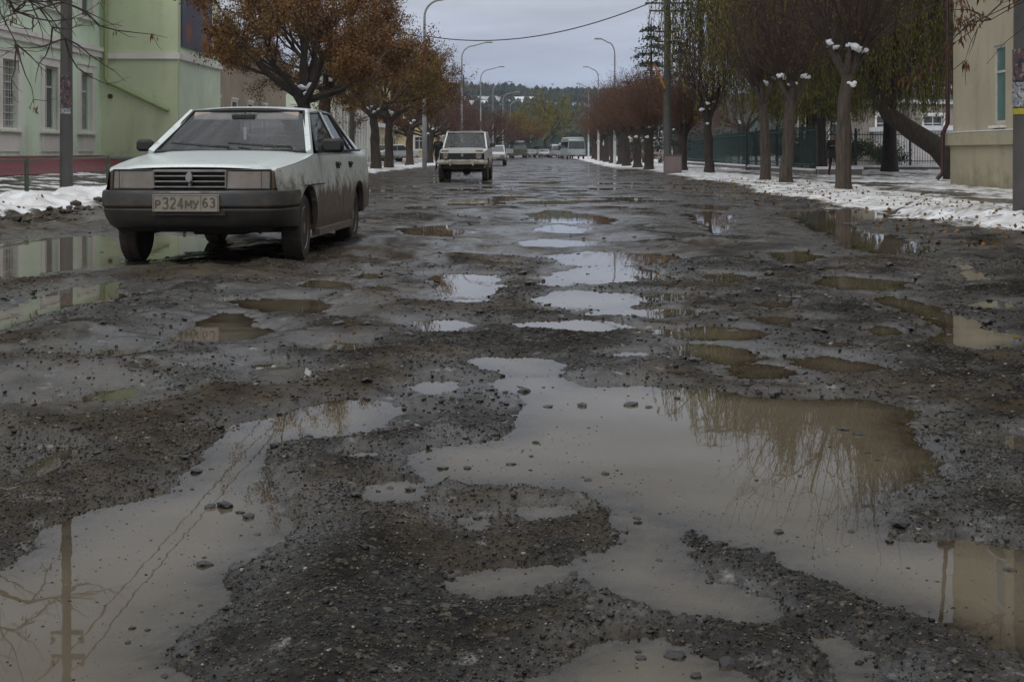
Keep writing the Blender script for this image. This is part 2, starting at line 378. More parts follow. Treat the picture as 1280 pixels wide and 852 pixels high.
def terrain(X, Y):
    u = X - SL * Y
    wob = (fbm(X * .8, Y * .35, 3, 3) - .5) * 1.6 + (fbm(X * 2.5, Y * 1.1, 3, 4) - .5) * .6
    sd = pudsd(X, Y)
    sc = np.clip(Y / 9, .35, 1.6)
    jag = (fbm(X * 5, Y * 5, 4, 11) - .5) * .24 * sc + (fbm(X * 22, Y * 22, 3, 12) - .5) * .045
    s = sd + jag
    lo = fbm(X * .55, Y * .55, 3, 21) - .5; mid = fbm(X * 2.1, Y * 2.1, 4, 22) - .5; hi = fbm(X * 9, Y * 9, 4, 23) - .5; vh = fbm(X * 38, Y * 38, 3, 24) - .5
    near = np.clip((9 - Y) / 4, 0, 1)
    road = .042 + .07 * lo + (.15 + .05 * sst(11, 22, Y)) * mid + (.026 + .01 * near + .028 * sst(9, 16, Y)) * hi + .010 * vh * np.clip(14 / np.maximum(Y, 1), 0, 1)
    rut = np.exp(-((u + 4.4 + wob * .7) / .35) ** 2) + np.exp(-((u + 2.9 + wob * .7) / .35) ** 2) + np.exp(-((u - .9 + wob) / .4) ** 2) + np.exp(-((u - 2.6 + wob) / .4) ** 2)
    road = road - .014 * rut
    rd = ridge_d(X, Y); ridge = 1.7 * np.exp(-(rd / .20) ** 2) * np.clip((9.0 - Y) / 2, 0, 1)
    road = road + .035 * ridge
    road = np.maximum(road, .007 + .008 * (hi + .5))
    rise = 1 - np.exp(-np.maximum(-s, 0) / (.13 + .006 * Y))
    zr = np.minimum(.0015 + road * rise, .004 + 1.05 * .94 / np.maximum(Y, 4) * np.maximum(-s, 0) + .012 * np.maximum(hi, 0))
    rag = (.55 * vh + .45 * (fbm(X * 90, Y * 90, 2, 25) - .5)) * .034 * np.exp(-(s / .085) ** 2) * np.clip(12 / np.maximum(Y, 1), 0, 1)
    zin = -.003 - .05 * (1 - np.exp(-np.maximum(s, 0) / .22))
    h = np.where(s > 0, zin, zr) + rag
    # verges
    lside = sst(-6.75, -7.25, u + wob * .5); rside = sst(5.2, 5.7, u + wob * .7)
    rslop = sst(4.3, 5.4, u + wob)
    lump = fbm(X * 1.7, Y * 1.7, 4, 31); lump2 = fbm(X * 7, Y * 7, 3, 32)
    bank = np.exp(-((u + 8.0) / .85) ** 2) * np.clip((44 - Y) / 10, .35, 1)
    zl = .05 + .26 * bank * np.clip(.1 + 1.2 * lump, 0, 1) + .08 * (lump - .4) + .045 * lump2 + .012 * hi + .22 * sst(-9, -14, u)
    mound = np.exp(-((u - 5.9) / .7) ** 2) * sst(15, 16.5, Y) * sst(23, 19, Y)
    zrr = .014 + .05 * (lump - .35) + .030 * lump2 * (.4 + lump) + .012 * hi + .16 * mound * (.3 + lump) + .03 * np.exp(-((u - 6.6) / .9) ** 2) * lump
    h = h * (1 - lside) + zl * lside
    h = h * (1 - rside) + np.maximum(zrr, .006) * rside
    clod = np.exp(-((u + 6.75 + wob * .5) / .33) ** 2) * sst(50, 25, Y)
    h = h + clod * (.02 + .15 * np.maximum(lump2 - .38, 0) + .10 * np.maximum(lump - .45, 0)) * (s < -.02)
    # masks
    sn_l = sst(-6.95, -7.35, u + wob * .5 + (lump2 - .5) * .4)
    earth = sst(-9.6, -10.2, u + (lump - .5) * 1.2) * sst(.68, .5, lump)
    snow_l = sn_l * (1 - .93 * earth)
    lo2 = fbm(X * .9, Y * .28, 4, 41)
    n5 = fbm(X * 3.1, Y * 1.6, 4, 42)
    path = np.exp(-((u - 8.6) / .9) ** 2) * .30
    slush = sst(.32, .50, .62 * lo2 + .38 * n5 + .10 * np.exp(-((u - 6.6) / 1.2) ** 2) + .2 * mound - path * .5)
    snow_r = sst(4.7, 5.3, u + wob * .9 + (lump2 - .5) * .5) * (.12 + .78 * slush * (.55 + .45 * sst(.35, .6, fbm(X * 4, Y * 2.5, 3, 43))))
    farsnow = sst(60, 95, Y) * sst(3.3, 4.1, u + (lump - .5)) ; snow_r = np.maximum(snow_r, farsnow * (.6 + .4 * slush))
    snow = np.clip(snow_l + snow_r, 0, 1)
    snow = np.where(s > -.03, 0, snow)
    near_edge = np.exp(-np.maximum(-sd, 0) / .35)
    gz = sst(-1.6, -.9, u + (lo + mid) * 1.0 - .12 * (Y - 4)) * sst(17, 10, Y)
    streak = sst(.43, .53, fbm(X * .9, Y * .8, 4, 51)); fine = sst(.4, .62, fbm(X * 3.3, Y * 2.2, 4, 52))
    patch = sst(.30, .50, fbm(X * 1.9 + 4, Y * 1.9, 4, 53)); grav = np.clip(.95 * gz * (.35 + .65 * patch) + .8 * streak * fine + .3 * near_edge * (Y < 7) + .6 * ridge, 0, 1)
    grav = grav * (1 - .75 * np.exp(-np.abs(s + .03) / .09) * sst(.35, .6, fbm(X * 2.7, Y * 2.7, 3, 54)))
    grav = np.where((Y < 7.5) & (rd < .9) & (X > -9), np.maximum(grav, .75 * np.exp(-((rd - .1) / .45) ** 2)), grav)
    mudm = np.clip(.9 * ridge * sst(.35, .6, fbm(X * 4, Y * 4, 3, 61)) + .95 * sst(-5.1, -6.3, u + (lump - .5) * 2) * (1 - lside) + .8 * rslop * (Y < 60) +
                   .75 * sst(.48, .62, fbm(X * 1.3, Y * 1.1, 4, 62)) + .75 * np.exp(-((X + 2.4) / 2.2) ** 2 - ((Y - 11.2) / 2.2) ** 2), 0, 1)
    wet = np.clip(np.exp(-np.maximum(-s, 0) / (.10 + .014 * Y)) + .9 * sst(.5, .64, fbm(X * 1.6, Y * .9, 4, 71)) * (1 - .6 * grav), 0, 1)
    return h, snow, grav, mudm, wet

def hgt(x, y): return float(terrain(np.array([x]), np.array([y]))[0][0])

# ------------------------------------------------------------------ ground materials
def ground_mat():
    s = NT('wet_broken_asphalt'); P = s.tc.outputs['Object']
    grav, mud, snow, wet = s.attr('grav'), s.attr('mud'), s.attr('snow'), s.attr('wet')
    a1 = s.mix(s.rng(s.noise(1.7, 8, rough=.68), .40, .60), (.052, .046, .041), (.010, .0088, .008))
    a1 = s.mix(s.rng(s.noise(160, 3), .55, .75, 0, .7), a1, (.010, .010, .010))
    gcol = s.n('ShaderNodeValToRGB'); sp = s.n('ShaderNodeSeparateColor'); s.l(s.vor(85, 'Color'), sp.inputs[0]); s.l(sp.outputs[0], gcol.inputs[0])
    cr = gcol.color_ramp; cr.elements[0].color = (.007, .007, .008, 1); cr.elements[1].color = (.085, .072, .052, 1); cr.elements[1].position = 1
    for p, c in ((.5, (.010, .009, .008)), (.85, (.028, .024, .020))): cr.elements.new(p).color = (*c, 1)
    col = s.mix(s.rng(s.math('ADD', grav, s.rng(s.noise(26, 4), .3, .7, -.3, .3)), .3, .6), a1, gcol.outputs[0])
    mc = s.mix(s.rng(s.noise(7, 5), .35, .65), (.066, .050, .030), (.028, .022, .014))
    col = s.mix(s.rng(s.math('ADD', mud, s.rng(s.noise(12, 5), .3, .7, -.3, .3)), .35, .85, 0, .8), col, mc)
    col = s.mix(s.math('MULTIPLY', wet, .35), col, (.020, .018, .015))
    sn = s.math('ADD', snow, s.rng(s.noise(9, 6, rough=.65), .3, .7, -.32, .32))
    snc = s.mix(s.rng(s.noise(2.2, 6), .4, .66), (.82, .84, .88), (.50, .49, .47))
    snc = s.mix(s.rng(s.noise(55, 3), .60, .72, 0, .8), snc, (.10, .08, .06))
    slush = s.rng(sn, .18, .62); dirty = s.mix(.5, (.20, .19, .175), snc)
    snc2 = s.mix(s.rng(sn, .45, .8), dirty, snc)
    col = s.mix(slush, col, snc2)
    s.set('Base Color', col)
    r = s.math('ADD', s.rng(s.noise(2.2, 8, rough=.72), .42, .58, .20, .85), s.math('MULTIPLY', grav, .35))
    r = s.mix(s.math('MULTIPLY', wet, s.rng(grav, 0, 1, 1, .5)), r, .16); r = s.mix(slush, r, .6); s.set('Roughness', r)
    s.set('Specular IOR Level', s.mix(s.math('MULTIPLY', wet, s.rng(grav, 0, 1, 1, .45)), s.mix(grav, .26, .05), .5))
    s.set('Coat Weight', s.math('MULTIPLY', wet, s.rng(grav, 0, 1, .25, .05))); s.set('Coat Roughness', .1)
    b = s.bump(s.noise(4, 8, rough=.7), .55, .05)
    b = s.bump(s.vor(85), .55, .006, b)
    b = s.bump(s.noise(260, 3), .35, .002, b)
    return s.m
def water_mat():
    """muddy water: fresnel mirror over silt that hides the bottom with depth"""
    m = bpy.data.materials.new('muddy_puddle_water'); m.use_nodes = True; t = m.node_tree; t.nodes.clear(); N, L = t.nodes, t.links
    out = N.new('ShaderNodeOutputMaterial'); gl = N.new('ShaderNodeBsdfGlossy'); gl.inputs['Roughness'].default_value = .012; gl.inputs['Color'].default_value = (1, 1, 1, 1)
    df = N.new('ShaderNodeBsdfDiffuse'); tr = N.new('ShaderNodeBsdfTransparent'); tr.inputs[0].default_value = (.80, .74, .62, 1)
    tc = N.new('ShaderNodeTexCoord'); nz = N.new('ShaderNodeTexNoise'); nz.inputs['Scale'].default_value = 1.1; nz.inputs['Detail'].default_value = 5; L.new(tc.outputs['Object'], nz.inputs['Vector'])
    mc = N.new('ShaderNodeMapRange'); L.new(nz.outputs[0], mc.inputs[0]); mc.inputs[1].default_value = .35; mc.inputs[2].default_value = .65
    mx = N.new('ShaderNodeMixRGB'); L.new(mc.outputs[0], mx.inputs[0]); mx.inputs[1].default_value = (.090, .074, .049, 1); mx.inputs[2].default_value = (.118, .100, .072, 1); L.new(mx.outputs[0], df.inputs[0])
    at = N.new('ShaderNodeAttribute'); at.attribute_name = 'depth'; dm = N.new('ShaderNodeMapRange'); L.new(at.outputs['Fac'], dm.inputs[0]); dm.inputs[1].default_value = .0; dm.inputs[2].default_value = .032; dm.inputs[3].default_value = .08; dm.inputs[4].default_value = .97
    body = N.new('ShaderNodeMixShader'); L.new(dm.outputs[0], body.inputs[0]); L.new(tr.outputs[0], body.inputs[1]); L.new(df.outputs[0], body.inputs[2])
    n2 = N.new('ShaderNodeTexNoise'); n2.inputs['Scale'].default_value = 5; n2.inputs['Detail'].default_value = 3; mp = N.new('ShaderNodeMapping'); mp.inputs['Scale'].default_value = (1, .55, 1); L.new(tc.outputs['Object'], mp.inputs[0]); L.new(mp.outputs[0], n2.inputs['Vector'])
    bp = N.new('ShaderNodeBump'); bp.inputs['Strength'].default_value = .035; bp.inputs['Distance'].default_value = .01; L.new(n2.outputs[0], bp.inputs['Height']); L.new(bp.outputs[0], gl.inputs['Normal'])
    fr = N.new('ShaderNodeFresnel'); fr.inputs[0].default_value = 1.36; top = N.new('ShaderNodeMixShader'); L.new(fr.outputs[0], top.inputs[0]); L.new(body.outputs[0], top.inputs[1]); L.new(gl.outputs[0], top.inputs[2]); L.new(top.outputs[0], out.inputs[0])
    return m
M['ground'] = ground_mat(); M['water'] = water_mat()

def build_ground():
    NR, NC = 1000, 470
    r = np.linspace(0, 1, NR); Yr = 1.1 * (260 / 1.1) ** r
    c = np.linspace(-1, 1, NC); cc = np.sign(c) * (.85 * np.abs(c) + .15 * np.abs(c) ** 3)
    half = 1.4 + .44 * Yr
    X = cc[None, :] * half[:, None] + 0 * Yr[:, None]; Y = np.repeat(Yr[:, None], NC, 1)
    # stagger so rows do not read as lines
    rs = np.random.RandomState(1); X += (rs.rand(NR, NC) - .5) * (half[:, None] * .8 / NC) * (np.abs(c) < .99)[None, :]
    h, snow, grav, mud, wet = terrain(X.ravel(), Y.ravel())
    V = np.stack([X.ravel(), Y.ravel(), h], 1)
    idx = np.arange(NR * NC).reshape(NR, NC)
    F = np.stack([idx[:-1, :-1], idx[:-1, 1:], idx[1:, 1:], idx[1:, :-1]], -1).reshape(-1, 4)
    u = (V[:, 0] - SL * V[:, 1])[F].mean(1)
    out = {}
    for name, mask, lab in (('road', (u >= -7.0) & (u <= 5.4), None), ('left_pavement', u < -7.0, None), ('right_pavement', u > 5.4, None)):
        f = F[mask]; used = np.unique(f); remap = np.zeros(len(V), np.int64); remap[used] = np.arange(len(used))
        o = mk(name, V[used], remap[f], M['ground'], smooth=True); tag(o, kind='structure')
        for an, arr in (('snow', snow), ('grav', grav), ('mud', mud), ('wet', wet)):
            at = o.data.attributes.new(an, 'FLOAT', 'POINT'); at.data.foreach_set('value', arr[used].astype(np.float32))
        out[name] = o
    # still water: level sheet wherever the relief dips to it, with its depth for the turbidity
    uv = V[:, 0] - SL * V[:, 1]; lowv = (h < .010) & (uv > -7.6) & (uv < 5.9)
    f = F[lowv[F].any(1)]; used = np.unique(f); remap = np.zeros(len(V), np.int64); remap[used] = np.arange(len(used)); W = V[used].copy(); W[:, 2] = 0
    o = mk('puddle_water', W, remap[f], M['water'], smooth=True); tag(o, kind='structure'); at = o.data.attributes.new('depth', 'FLOAT', 'POINT'); at.data.foreach_set('value', np.clip(-h[used], 0, .06).astype(np.float32))
    return out
GR = build_ground(); ROAD = GR['road']
def u2x(u, Y): return u + SL * Y
M['earth'] = simple('wet_winter_earth', (.10, .085, .065), (.35, .35, .36), .35, .8, .4, 6)
o = mk('ground', [(-1500, -350, -.12), (1500, -350, -.12), (1500, 1500, -.12), (-1500, 1500, -.12)], [(0, 1, 2, 3)], M['earth']); tag(o, kind='structure')

# ------------------------------------------------------------------ stones and gravel
def stone_mat(name, a, b, r=.45):
    s = NT(name); oi = s.n('ShaderNodeObjectInfo')
    c = s.mix(s.rng(s.noise(30, 4), .35, .65), a, b); s.set('Base Color', s.mix(s.rng(oi.outputs['Random'], 0, 1, 0, .6), c, tuple(x * 2.2 for x in a)))
    s.set('Roughness', r); s.bump(s.noise(60, 4), .4, .004); return s.m
M['stone'] = stone_mat('wet_stone', (.022, .022, .024), (.012, .011, .010), .32)
M['clod'] = stone_mat('mud_clod', (.030, .021, .015), (.016, .012, .009), .6)
def gravel_mat():
    s = NT('gravel'); sp = s.n('ShaderNodeSeparateColor'); a = s.n('ShaderNodeAttribute'); a.attribute_name = 'tone'
    r = s.n('ShaderNodeValToRGB'); s.l(a.outputs['Fac'], r.inputs[0]); cr = r.color_ramp
    cr.elements[0].color = (.007, .0065, .006, 1); cr.elements[1].color = (.30, .27, .22, 1)
    for p, c in ((.5, (.017, .0155, .014)), (.75, (.034, .031, .028)), (.86, (.060, .042, .026)), (.96, (.085, .078, .068))): cr.elements.new(p).color = (*c, 1)
    s.set('Base Color', r.outputs[0]); s.set('Roughness', .5); s.set('Specular IOR Level', .3); return s.m
M['gravel'] = gravel_mat()
def rock_proto(seed, flat=.6):
    bm = bmesh.new(); bmesh.ops.create_icosphere(bm, subdivisions=1, radius=1.0); rr = random.Random(seed)
    for v in bm.verts:
        v.co *= rr.uniform(.72, 1.12); v.co.x *= rr.uniform(.95, 1.05) * 1.15; v.co.z *= flat
    me = bpy.data.meshes.new('stone'); bm.to_mesh(me); bm.free(); return me
def build_gravel():
    rs = np.random.RandomState(3)
    cube = np.array([(a, b, c) for a in (-1, 1) for b in (-1, 1) for c in (-1, 1)], float)
    cf = np.array([(0, 1, 3, 2), (4, 6, 7, 5), (0, 4, 5, 1), (2, 3, 7, 6), (0, 2, 6, 4), (1, 5, 7, 3)])
    XS, YS, RS, HS = [], [], [], []
    for (y0, y1, n, r0, r1) in ((1.9, 4.6, 110000, .0012, .0034), (1.9, 6.5, 16000, .0025, .0060), (4.0, 12.0, 34000, .003, .009), (8, 34, 11000, .007, .020), (2, 9, 1000, .005, .013)):
        t = rs.rand(n); Y = np.sqrt(y0 ** 2 + (y1 ** 2 - y0 ** 2) * t); X = (rs.rand(n) * 2 - 1) * (.35 + .41 * Y)
        h, snow, grav, mud, wet = terrain(X, Y); u = X - SL * Y
        R = r0 + (r1 - r0) * rs.rand(n) ** 2.2
        keep = (rs.rand(n) < np.clip(1.1 * grav ** 1.4 + .025 + .06 * mud, 0, 1)) & (snow < .3) & (h > -.6 * R) & (u > -7.6) & (u < 5.6)
        inw = (h < 0) & (h > -.042) & (rs.rand(n) < .035) & (u > -7) & (u < 5.2); h = np.where(inw, -.35 * R, h); keep |= inw
        XS.append(X[keep]); YS.append(Y[keep]); RS.append(R[keep]); HS.append(h[keep])
    X, Y, R, H = map(np.concatenate, (XS, YS, RS, HS)); n = len(X)
    j = cube[None] * (1 + (rs.rand(n, 8, 3) - .5) * .75) * .68
    sc = R[:, None] * np.stack([1 + .5 * rs.rand(n), .8 + .4 * rs.rand(n), .5 + .35 * rs.rand(n)], 1)
    j = j * sc[:, None, :]; a = rs.rand(n) * 6.28; ca, sa = np.cos(a)[:, None], np.sin(a)[:, None]
    x = j[:, :, 0] * ca - j[:, :, 1] * sa; y = j[:, :, 0] * sa + j[:, :, 1] * ca
    z = j[:, :, 2] + x * (rs.rand(n, 1) - .5) * .6
    V = np.stack([x + X[:, None], y + Y[:, None], z + (H + R * .12)[:, None]], -1).reshape(-1, 3)
    F = (cf[None] + (np.arange(n) * 8)[:, None, None]).reshape(-1, 4)
    o = mk('gravel', V, F, M['gravel']); tag(o, 'loose wet dark gravel spread over the broken road between the puddles', 'gravel', kind='stuff')
    at = o.data.attributes.new('tone', 'FLOAT', 'FACE'); at.data.foreach_set('value', np.repeat(rs.rand(n), 6).astype(np.float32))
    print('gravel', n)
build_gravel()
def build_stones():
    rr = random.Random(8); protos = []
    for i in range(7):
        me = rock_proto(i, rr.uniform(.42, .75)); me.materials.append(M['stone']); protos.append(me)
    clods = []
    for i in range(4):
        me = rock_proto(40 + i, .8); me.materials.append(M['clod']); clods.append(me)
    P = []   # px, py, radius in px
    P += [(282,632,15),(262,634,9),(300,640,8),(311,646,12),(255,705,13),(295,712,12),(245,590,9),(231,576,9),(500,515,0)]
    P += [(655,489,9),(684,508,7),(648,507,6),(612,490,7),(787,506,10),(728,507,8),(811,509,6),(670,553,6),(640,580,7),(584,585,6),(1054,537,9),(1073,543,10),(1055,533,0),
          (973,665,8),(1112,676,9),(1064,664,6),(1125,660,16),(1190,554,10),(968,494,9),(1262,712,10),(847,498,6),(735,600,6),(606,518,5),(555,585,9),(513,612,8),(488,610,6),(796,647,6),(797,653,6),(843,820,16),(910,829,18),(813,792,7),(870,845,10),(876,688,7),(886,727,6),(1000,595,5),(945,600,4),
          (779,778,8),(800,822,9),(798,814,6),(824,700,6),(718,727,7),(597,647,8),(664,570,5),(756,592,7),(322,668,6),(330,720,7),(205,845,8),(230,826,7),(165,785,5),(184,787,5),(160,803,5)]
    P = [p for p in P if p[2]]
    out = []
    for px, py, r in P:
        X, Y = g2w(px, py); out.append((X, Y, r / FPX * Y))
    while len(out) < 250:
        Y = 2.3 + 9 * rr.random() ** 1.5; X = rr.uniform(-.40, .40) * Y
        r = rr.uniform(5, 9) / FPX * Y
        if r > .05: continue
        out.append((X, Y, r))
    k = 0
    A = np.array(out); H, _, gv, _, _ = terrain(A[:, 0], A[:, 1])
    for i, (X, Y, r) in enumerate(out):
        if i >= len(P) and (H[i] < -.012 or gv[i] < .35): continue
        o = bpy.data.objects.new('stone', protos[i % 7]); COL.objects.link(o); o.parent = ROAD
        z = max(H[i], 0) - r * .12 if i < len(P) else H[i]
        o.location = (X, Y, z + r * .18); o.scale = (r * rr.uniform(.8, 1.1), r * rr.uniform(.7, 1.0), r * rr.uniform(.5, .8)); o.rotation_euler = (rr.uniform(-.2, .2), rr.uniform(-.2, .2), rr.uniform(0, 6.28)); k += 1
    # mud clods heaped along the left verge
    for i in range(260):
        Y = 12.5 + 14 * rr.random(); u = rr.gauss(-6.7, .22); X = u2x(u, Y); r = rr.uniform(.015, .06) * (1.7 if i % 9 == 0 else 1)
        o = bpy.data.objects.new('mud_clod', clods[i % 4]); COL.objects.link(o); o.parent = GR['left_pavement'] if u < -7 else ROAD
        o.location = (X, Y, hgt(X, Y) + r * .3); o.scale = (r, r * rr.uniform(.7, 1), r * rr.uniform(.7, 1)); o.rotation_euler = (0, 0, rr.uniform(0, 6.28))
    print('stones', k)
build_stones()
# ------------------------------------------------------------------ buildings
M['green_wall'] = stained('green_render', (.68, .80, .65), (.60, .72, .57), (.28, .28, .21), (-.2, 1.3), .5)
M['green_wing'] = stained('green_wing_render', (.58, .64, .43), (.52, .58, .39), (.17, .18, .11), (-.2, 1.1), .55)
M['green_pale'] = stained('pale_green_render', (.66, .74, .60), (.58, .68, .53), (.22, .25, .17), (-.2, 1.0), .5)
M['trim'] = stained('aged_white_trim', (.76, .74, .71), (.66, .64, .61), (.33, .27, .23), (-9, -8), .7)
M['plinth'] = stained('concrete_plinth', (.24, .22, .19), (.18, .16, .14), (.08, .07, .06), (-.2, .6), .6)
M['cream'] = stained('cream_render', (.46, .41, .30), (.41, .36, .26), (.16, .13, .08), (-.3, 1.1), .55)
M['cream2'] = stained('cream_plinth_render', (.42, .38, .26), (.38, .34, .24), (.15, .13, .06), (-.1, .75), .6)
M['tan'] = stained('tan_render', (.36, .30, .22), (.30, .25, .19), (.16, .13, .1), (-.2, 1.0), .5)
M['yellow'] = stained('yellow_render', (.50, .42, .22), (.42, .36, .20), (.2, .17, .1), (-.2, 1.0), .4)
M['pale'] = stained('pale_far_render', (.50, .48, .47), (.42, .41, .41), (.25, .22, .2), (-.2, 1.0), .4)
M['frame_white'] = simple('worn_white_frame', (.58, .58, .56), (.42, .41, .39), 9, .6)
M['frame_dark'] = simple('dark_frame', (.05, .06, .06), None, 9, .5)
M['pane'] = simple('window_pane', (.035, .04, .045), (.06, .07, .07), 1.2, .06, spec=.8)
M['pane_curtain'] = simple('curtained_pane', (.22, .22, .21), (.12, .13, .13), 3, .12, spec=.7)
M['green_glass'] = simple('green_shutter', (.10, .20, .17), (.07, .14, .13), 2, .35)
M['roof_grey'] = simple('grey_roof', (.16, .17, .17), (.3, .31, .32), 1.2, .7)
M['roof_green'] = simple('green_roof', (.06, .16, .11), (.04, .10, .08), 2, .5)
M['roof_snow'] = simple('snowy_roof', (.72, .74, .78), (.5, .51, .53), 1.4, .7)
M['snow'] = simple('snow', (.80, .82, .86), (.66, .68, .72), 3, .65, .3, 12)
M['red_sheet'] = simple('dark_red_sheet', (.17, .025, .035), (.10, .02, .025), 2, .45)
M['pipe_green'] = simple('green_pipe', (.34, .42, .20), (.25, .32, .15), 3, .5)
M['pipe_red'] = simple('dark_red_pipe', (.045, .010, .012), (.03, .009, .010), 3, .45)
M['concrete'] = stained('weathered_concrete', (.095, .090, .088), (.07, .067, .066), (.045, .04, .036), (-.2, .8), .4, .8)
M['metal'] = simple('galvanised_metal', (.30, .31, .32), (.22, .22, .22), 4, .5, metal=.3)
M['metal_dark'] = simple('dark_metal', (.045, .05, .05), (.03, .03, .03), 6, .55)
M['whitewash'] = simple('whitewash', (.62, .62, .60), (.40, .39, .37), 6, .8)
M['wire'] = simple('wire', (.012, .012, .013), None, 5, .6)
M['fence_green'] = simple('dark_green_sheet', (.022, .05, .046), (.016, .036, .034), 3, .5)
M['rail_green'] = simple('faded_green_rail', (.06, .10, .07), (.08, .07, .05), 9, .6)
M['box_pink'] = stained('dusty_pink_box', (.20, .155, .155), (.17, .13, .13), (.10, .08, .07), (-.05, .25), .4)
M['insul'] = simple('brown_insulator', (.10, .05, .03), None, 9, .2)

class Wall:
    """local wall frame: origin o, along a (unit), outward normal n"""
    def __init__(s, o, a, n): s.o = Vector(o); s.a = Vector(a).normalized(); s.n = Vector(n).normalized(); s.R = Matrix((s.a, s.n, Vector((0, 0, 1)))).transposed()
    def p(s, t, d, z): return s.o + s.a * t + s.n * d + Vector((0, 0, z))
    def box(s, g, t0, t1, d0, d1, z0, z1): g.box(s.p((t0 + t1) / 2, (d0 + d1) / 2, (z0 + z1) / 2), (t1 - t0, d1 - d0, z1 - z0), m=s.R)
def wall_with_holes(g, W, t0, t1, z0, z1, holes, d0=-.35, d1=0):
    """wall slab split round its openings"""
    holes = sorted(holes); ts = sorted({t0, t1, *[h[0] for h in holes], *[h[1] for h in holes]})
    for a, b in zip(ts[:-1], ts[1:]):
        if b - a < 1e-4: continue
        hs = sorted([(h[2], h[3]) for h in holes if h[0] <= a + 1e-5 and h[1] >= b - 1e-5]); z = z0
        for h0, h1 in hs:
            if h0 > z: W.box(g, a, b, d0, d1, z, h0)
            z = h1
        if z < z1: W.box(g, a, b, d0, d1, z, z1)
def window(W, t0, t1, z0, z1, parent, mull=1, rows=(.68,), surround=.26, sill=True, grid=False, frame='frame_white', pane='pane', depth=.13, trim='trim'):
    f = G(); fw = .07
    W.box(f, t0, t0 + fw, -depth - .06, -depth, z0, z1); W.box(f, t1 - fw, t1, -depth - .06, -depth, z0, z1)
    W.box(f, t0 + fw, t1 - fw, -depth - .06, -depth, z0, z0 + fw); W.box(f, t0 + fw, t1 - fw, -depth - .06, -depth, z1 - fw, z1)
    for k in range(mull):
        t = t0 + (t1 - t0) * (k + 1) / (mull + 1); W.box(f, t - .03, t + .03, -depth - .055, -depth - .003, z0 + fw, z1 - fw)
    for r in rows:
        z = z0 + (z1 - z0) * r; W.box(f, t0 + fw, t1 - fw, -depth - .052, -depth - .006, z - .03, z + .03)
    fo = f.build('window', M[frame], parent)
    p = G(); W.box(p, t0 + .02, t1 - .02, -depth - .045, -depth - .03, z0 + .02, z1 - .02); p.build('pane', M[pane], fo)
    if surround:
        s = G(); w = surround; W.box(s, t0 - w, t0, -.02, .05, z0 - .05, z1 + w * .9); W.box(s, t1, t1 + w, -.02, .05, z0 - .05, z1 + w * .9); W.box(s, t0, t1, -.02, .048, z1, z1 + w * .9)
        W.box(s, t0 - w - .05, t1 + w + .05, -.02, .09, z1 + w * .9 + .003, z1 + w * .9 + .09)
        s.build('surround', M[trim], fo)
    if sill:
        s = G(); W.box(s, t0 - (surround + .06), t1 + surround + .06, -depth + .01, .14, z0 - .12, z0 - .053); s.build('sill', M[trim], fo)
    if grid:
        s = G()
        for k in range(1, 7): t = t0 + (t1 - t0) * k / 7; W.box(s, t - .012, t + .012, -.08, -.056, z0 + .02, z1 - .02)
        for k in range(1, 9): z = z0 + (z1 - z0) * k / 9; W.box(s, t0, t1, -.055, -.035, z - .012, z + .012)
        s.build('window_grille', M['frame_white'], fo)
    return fo

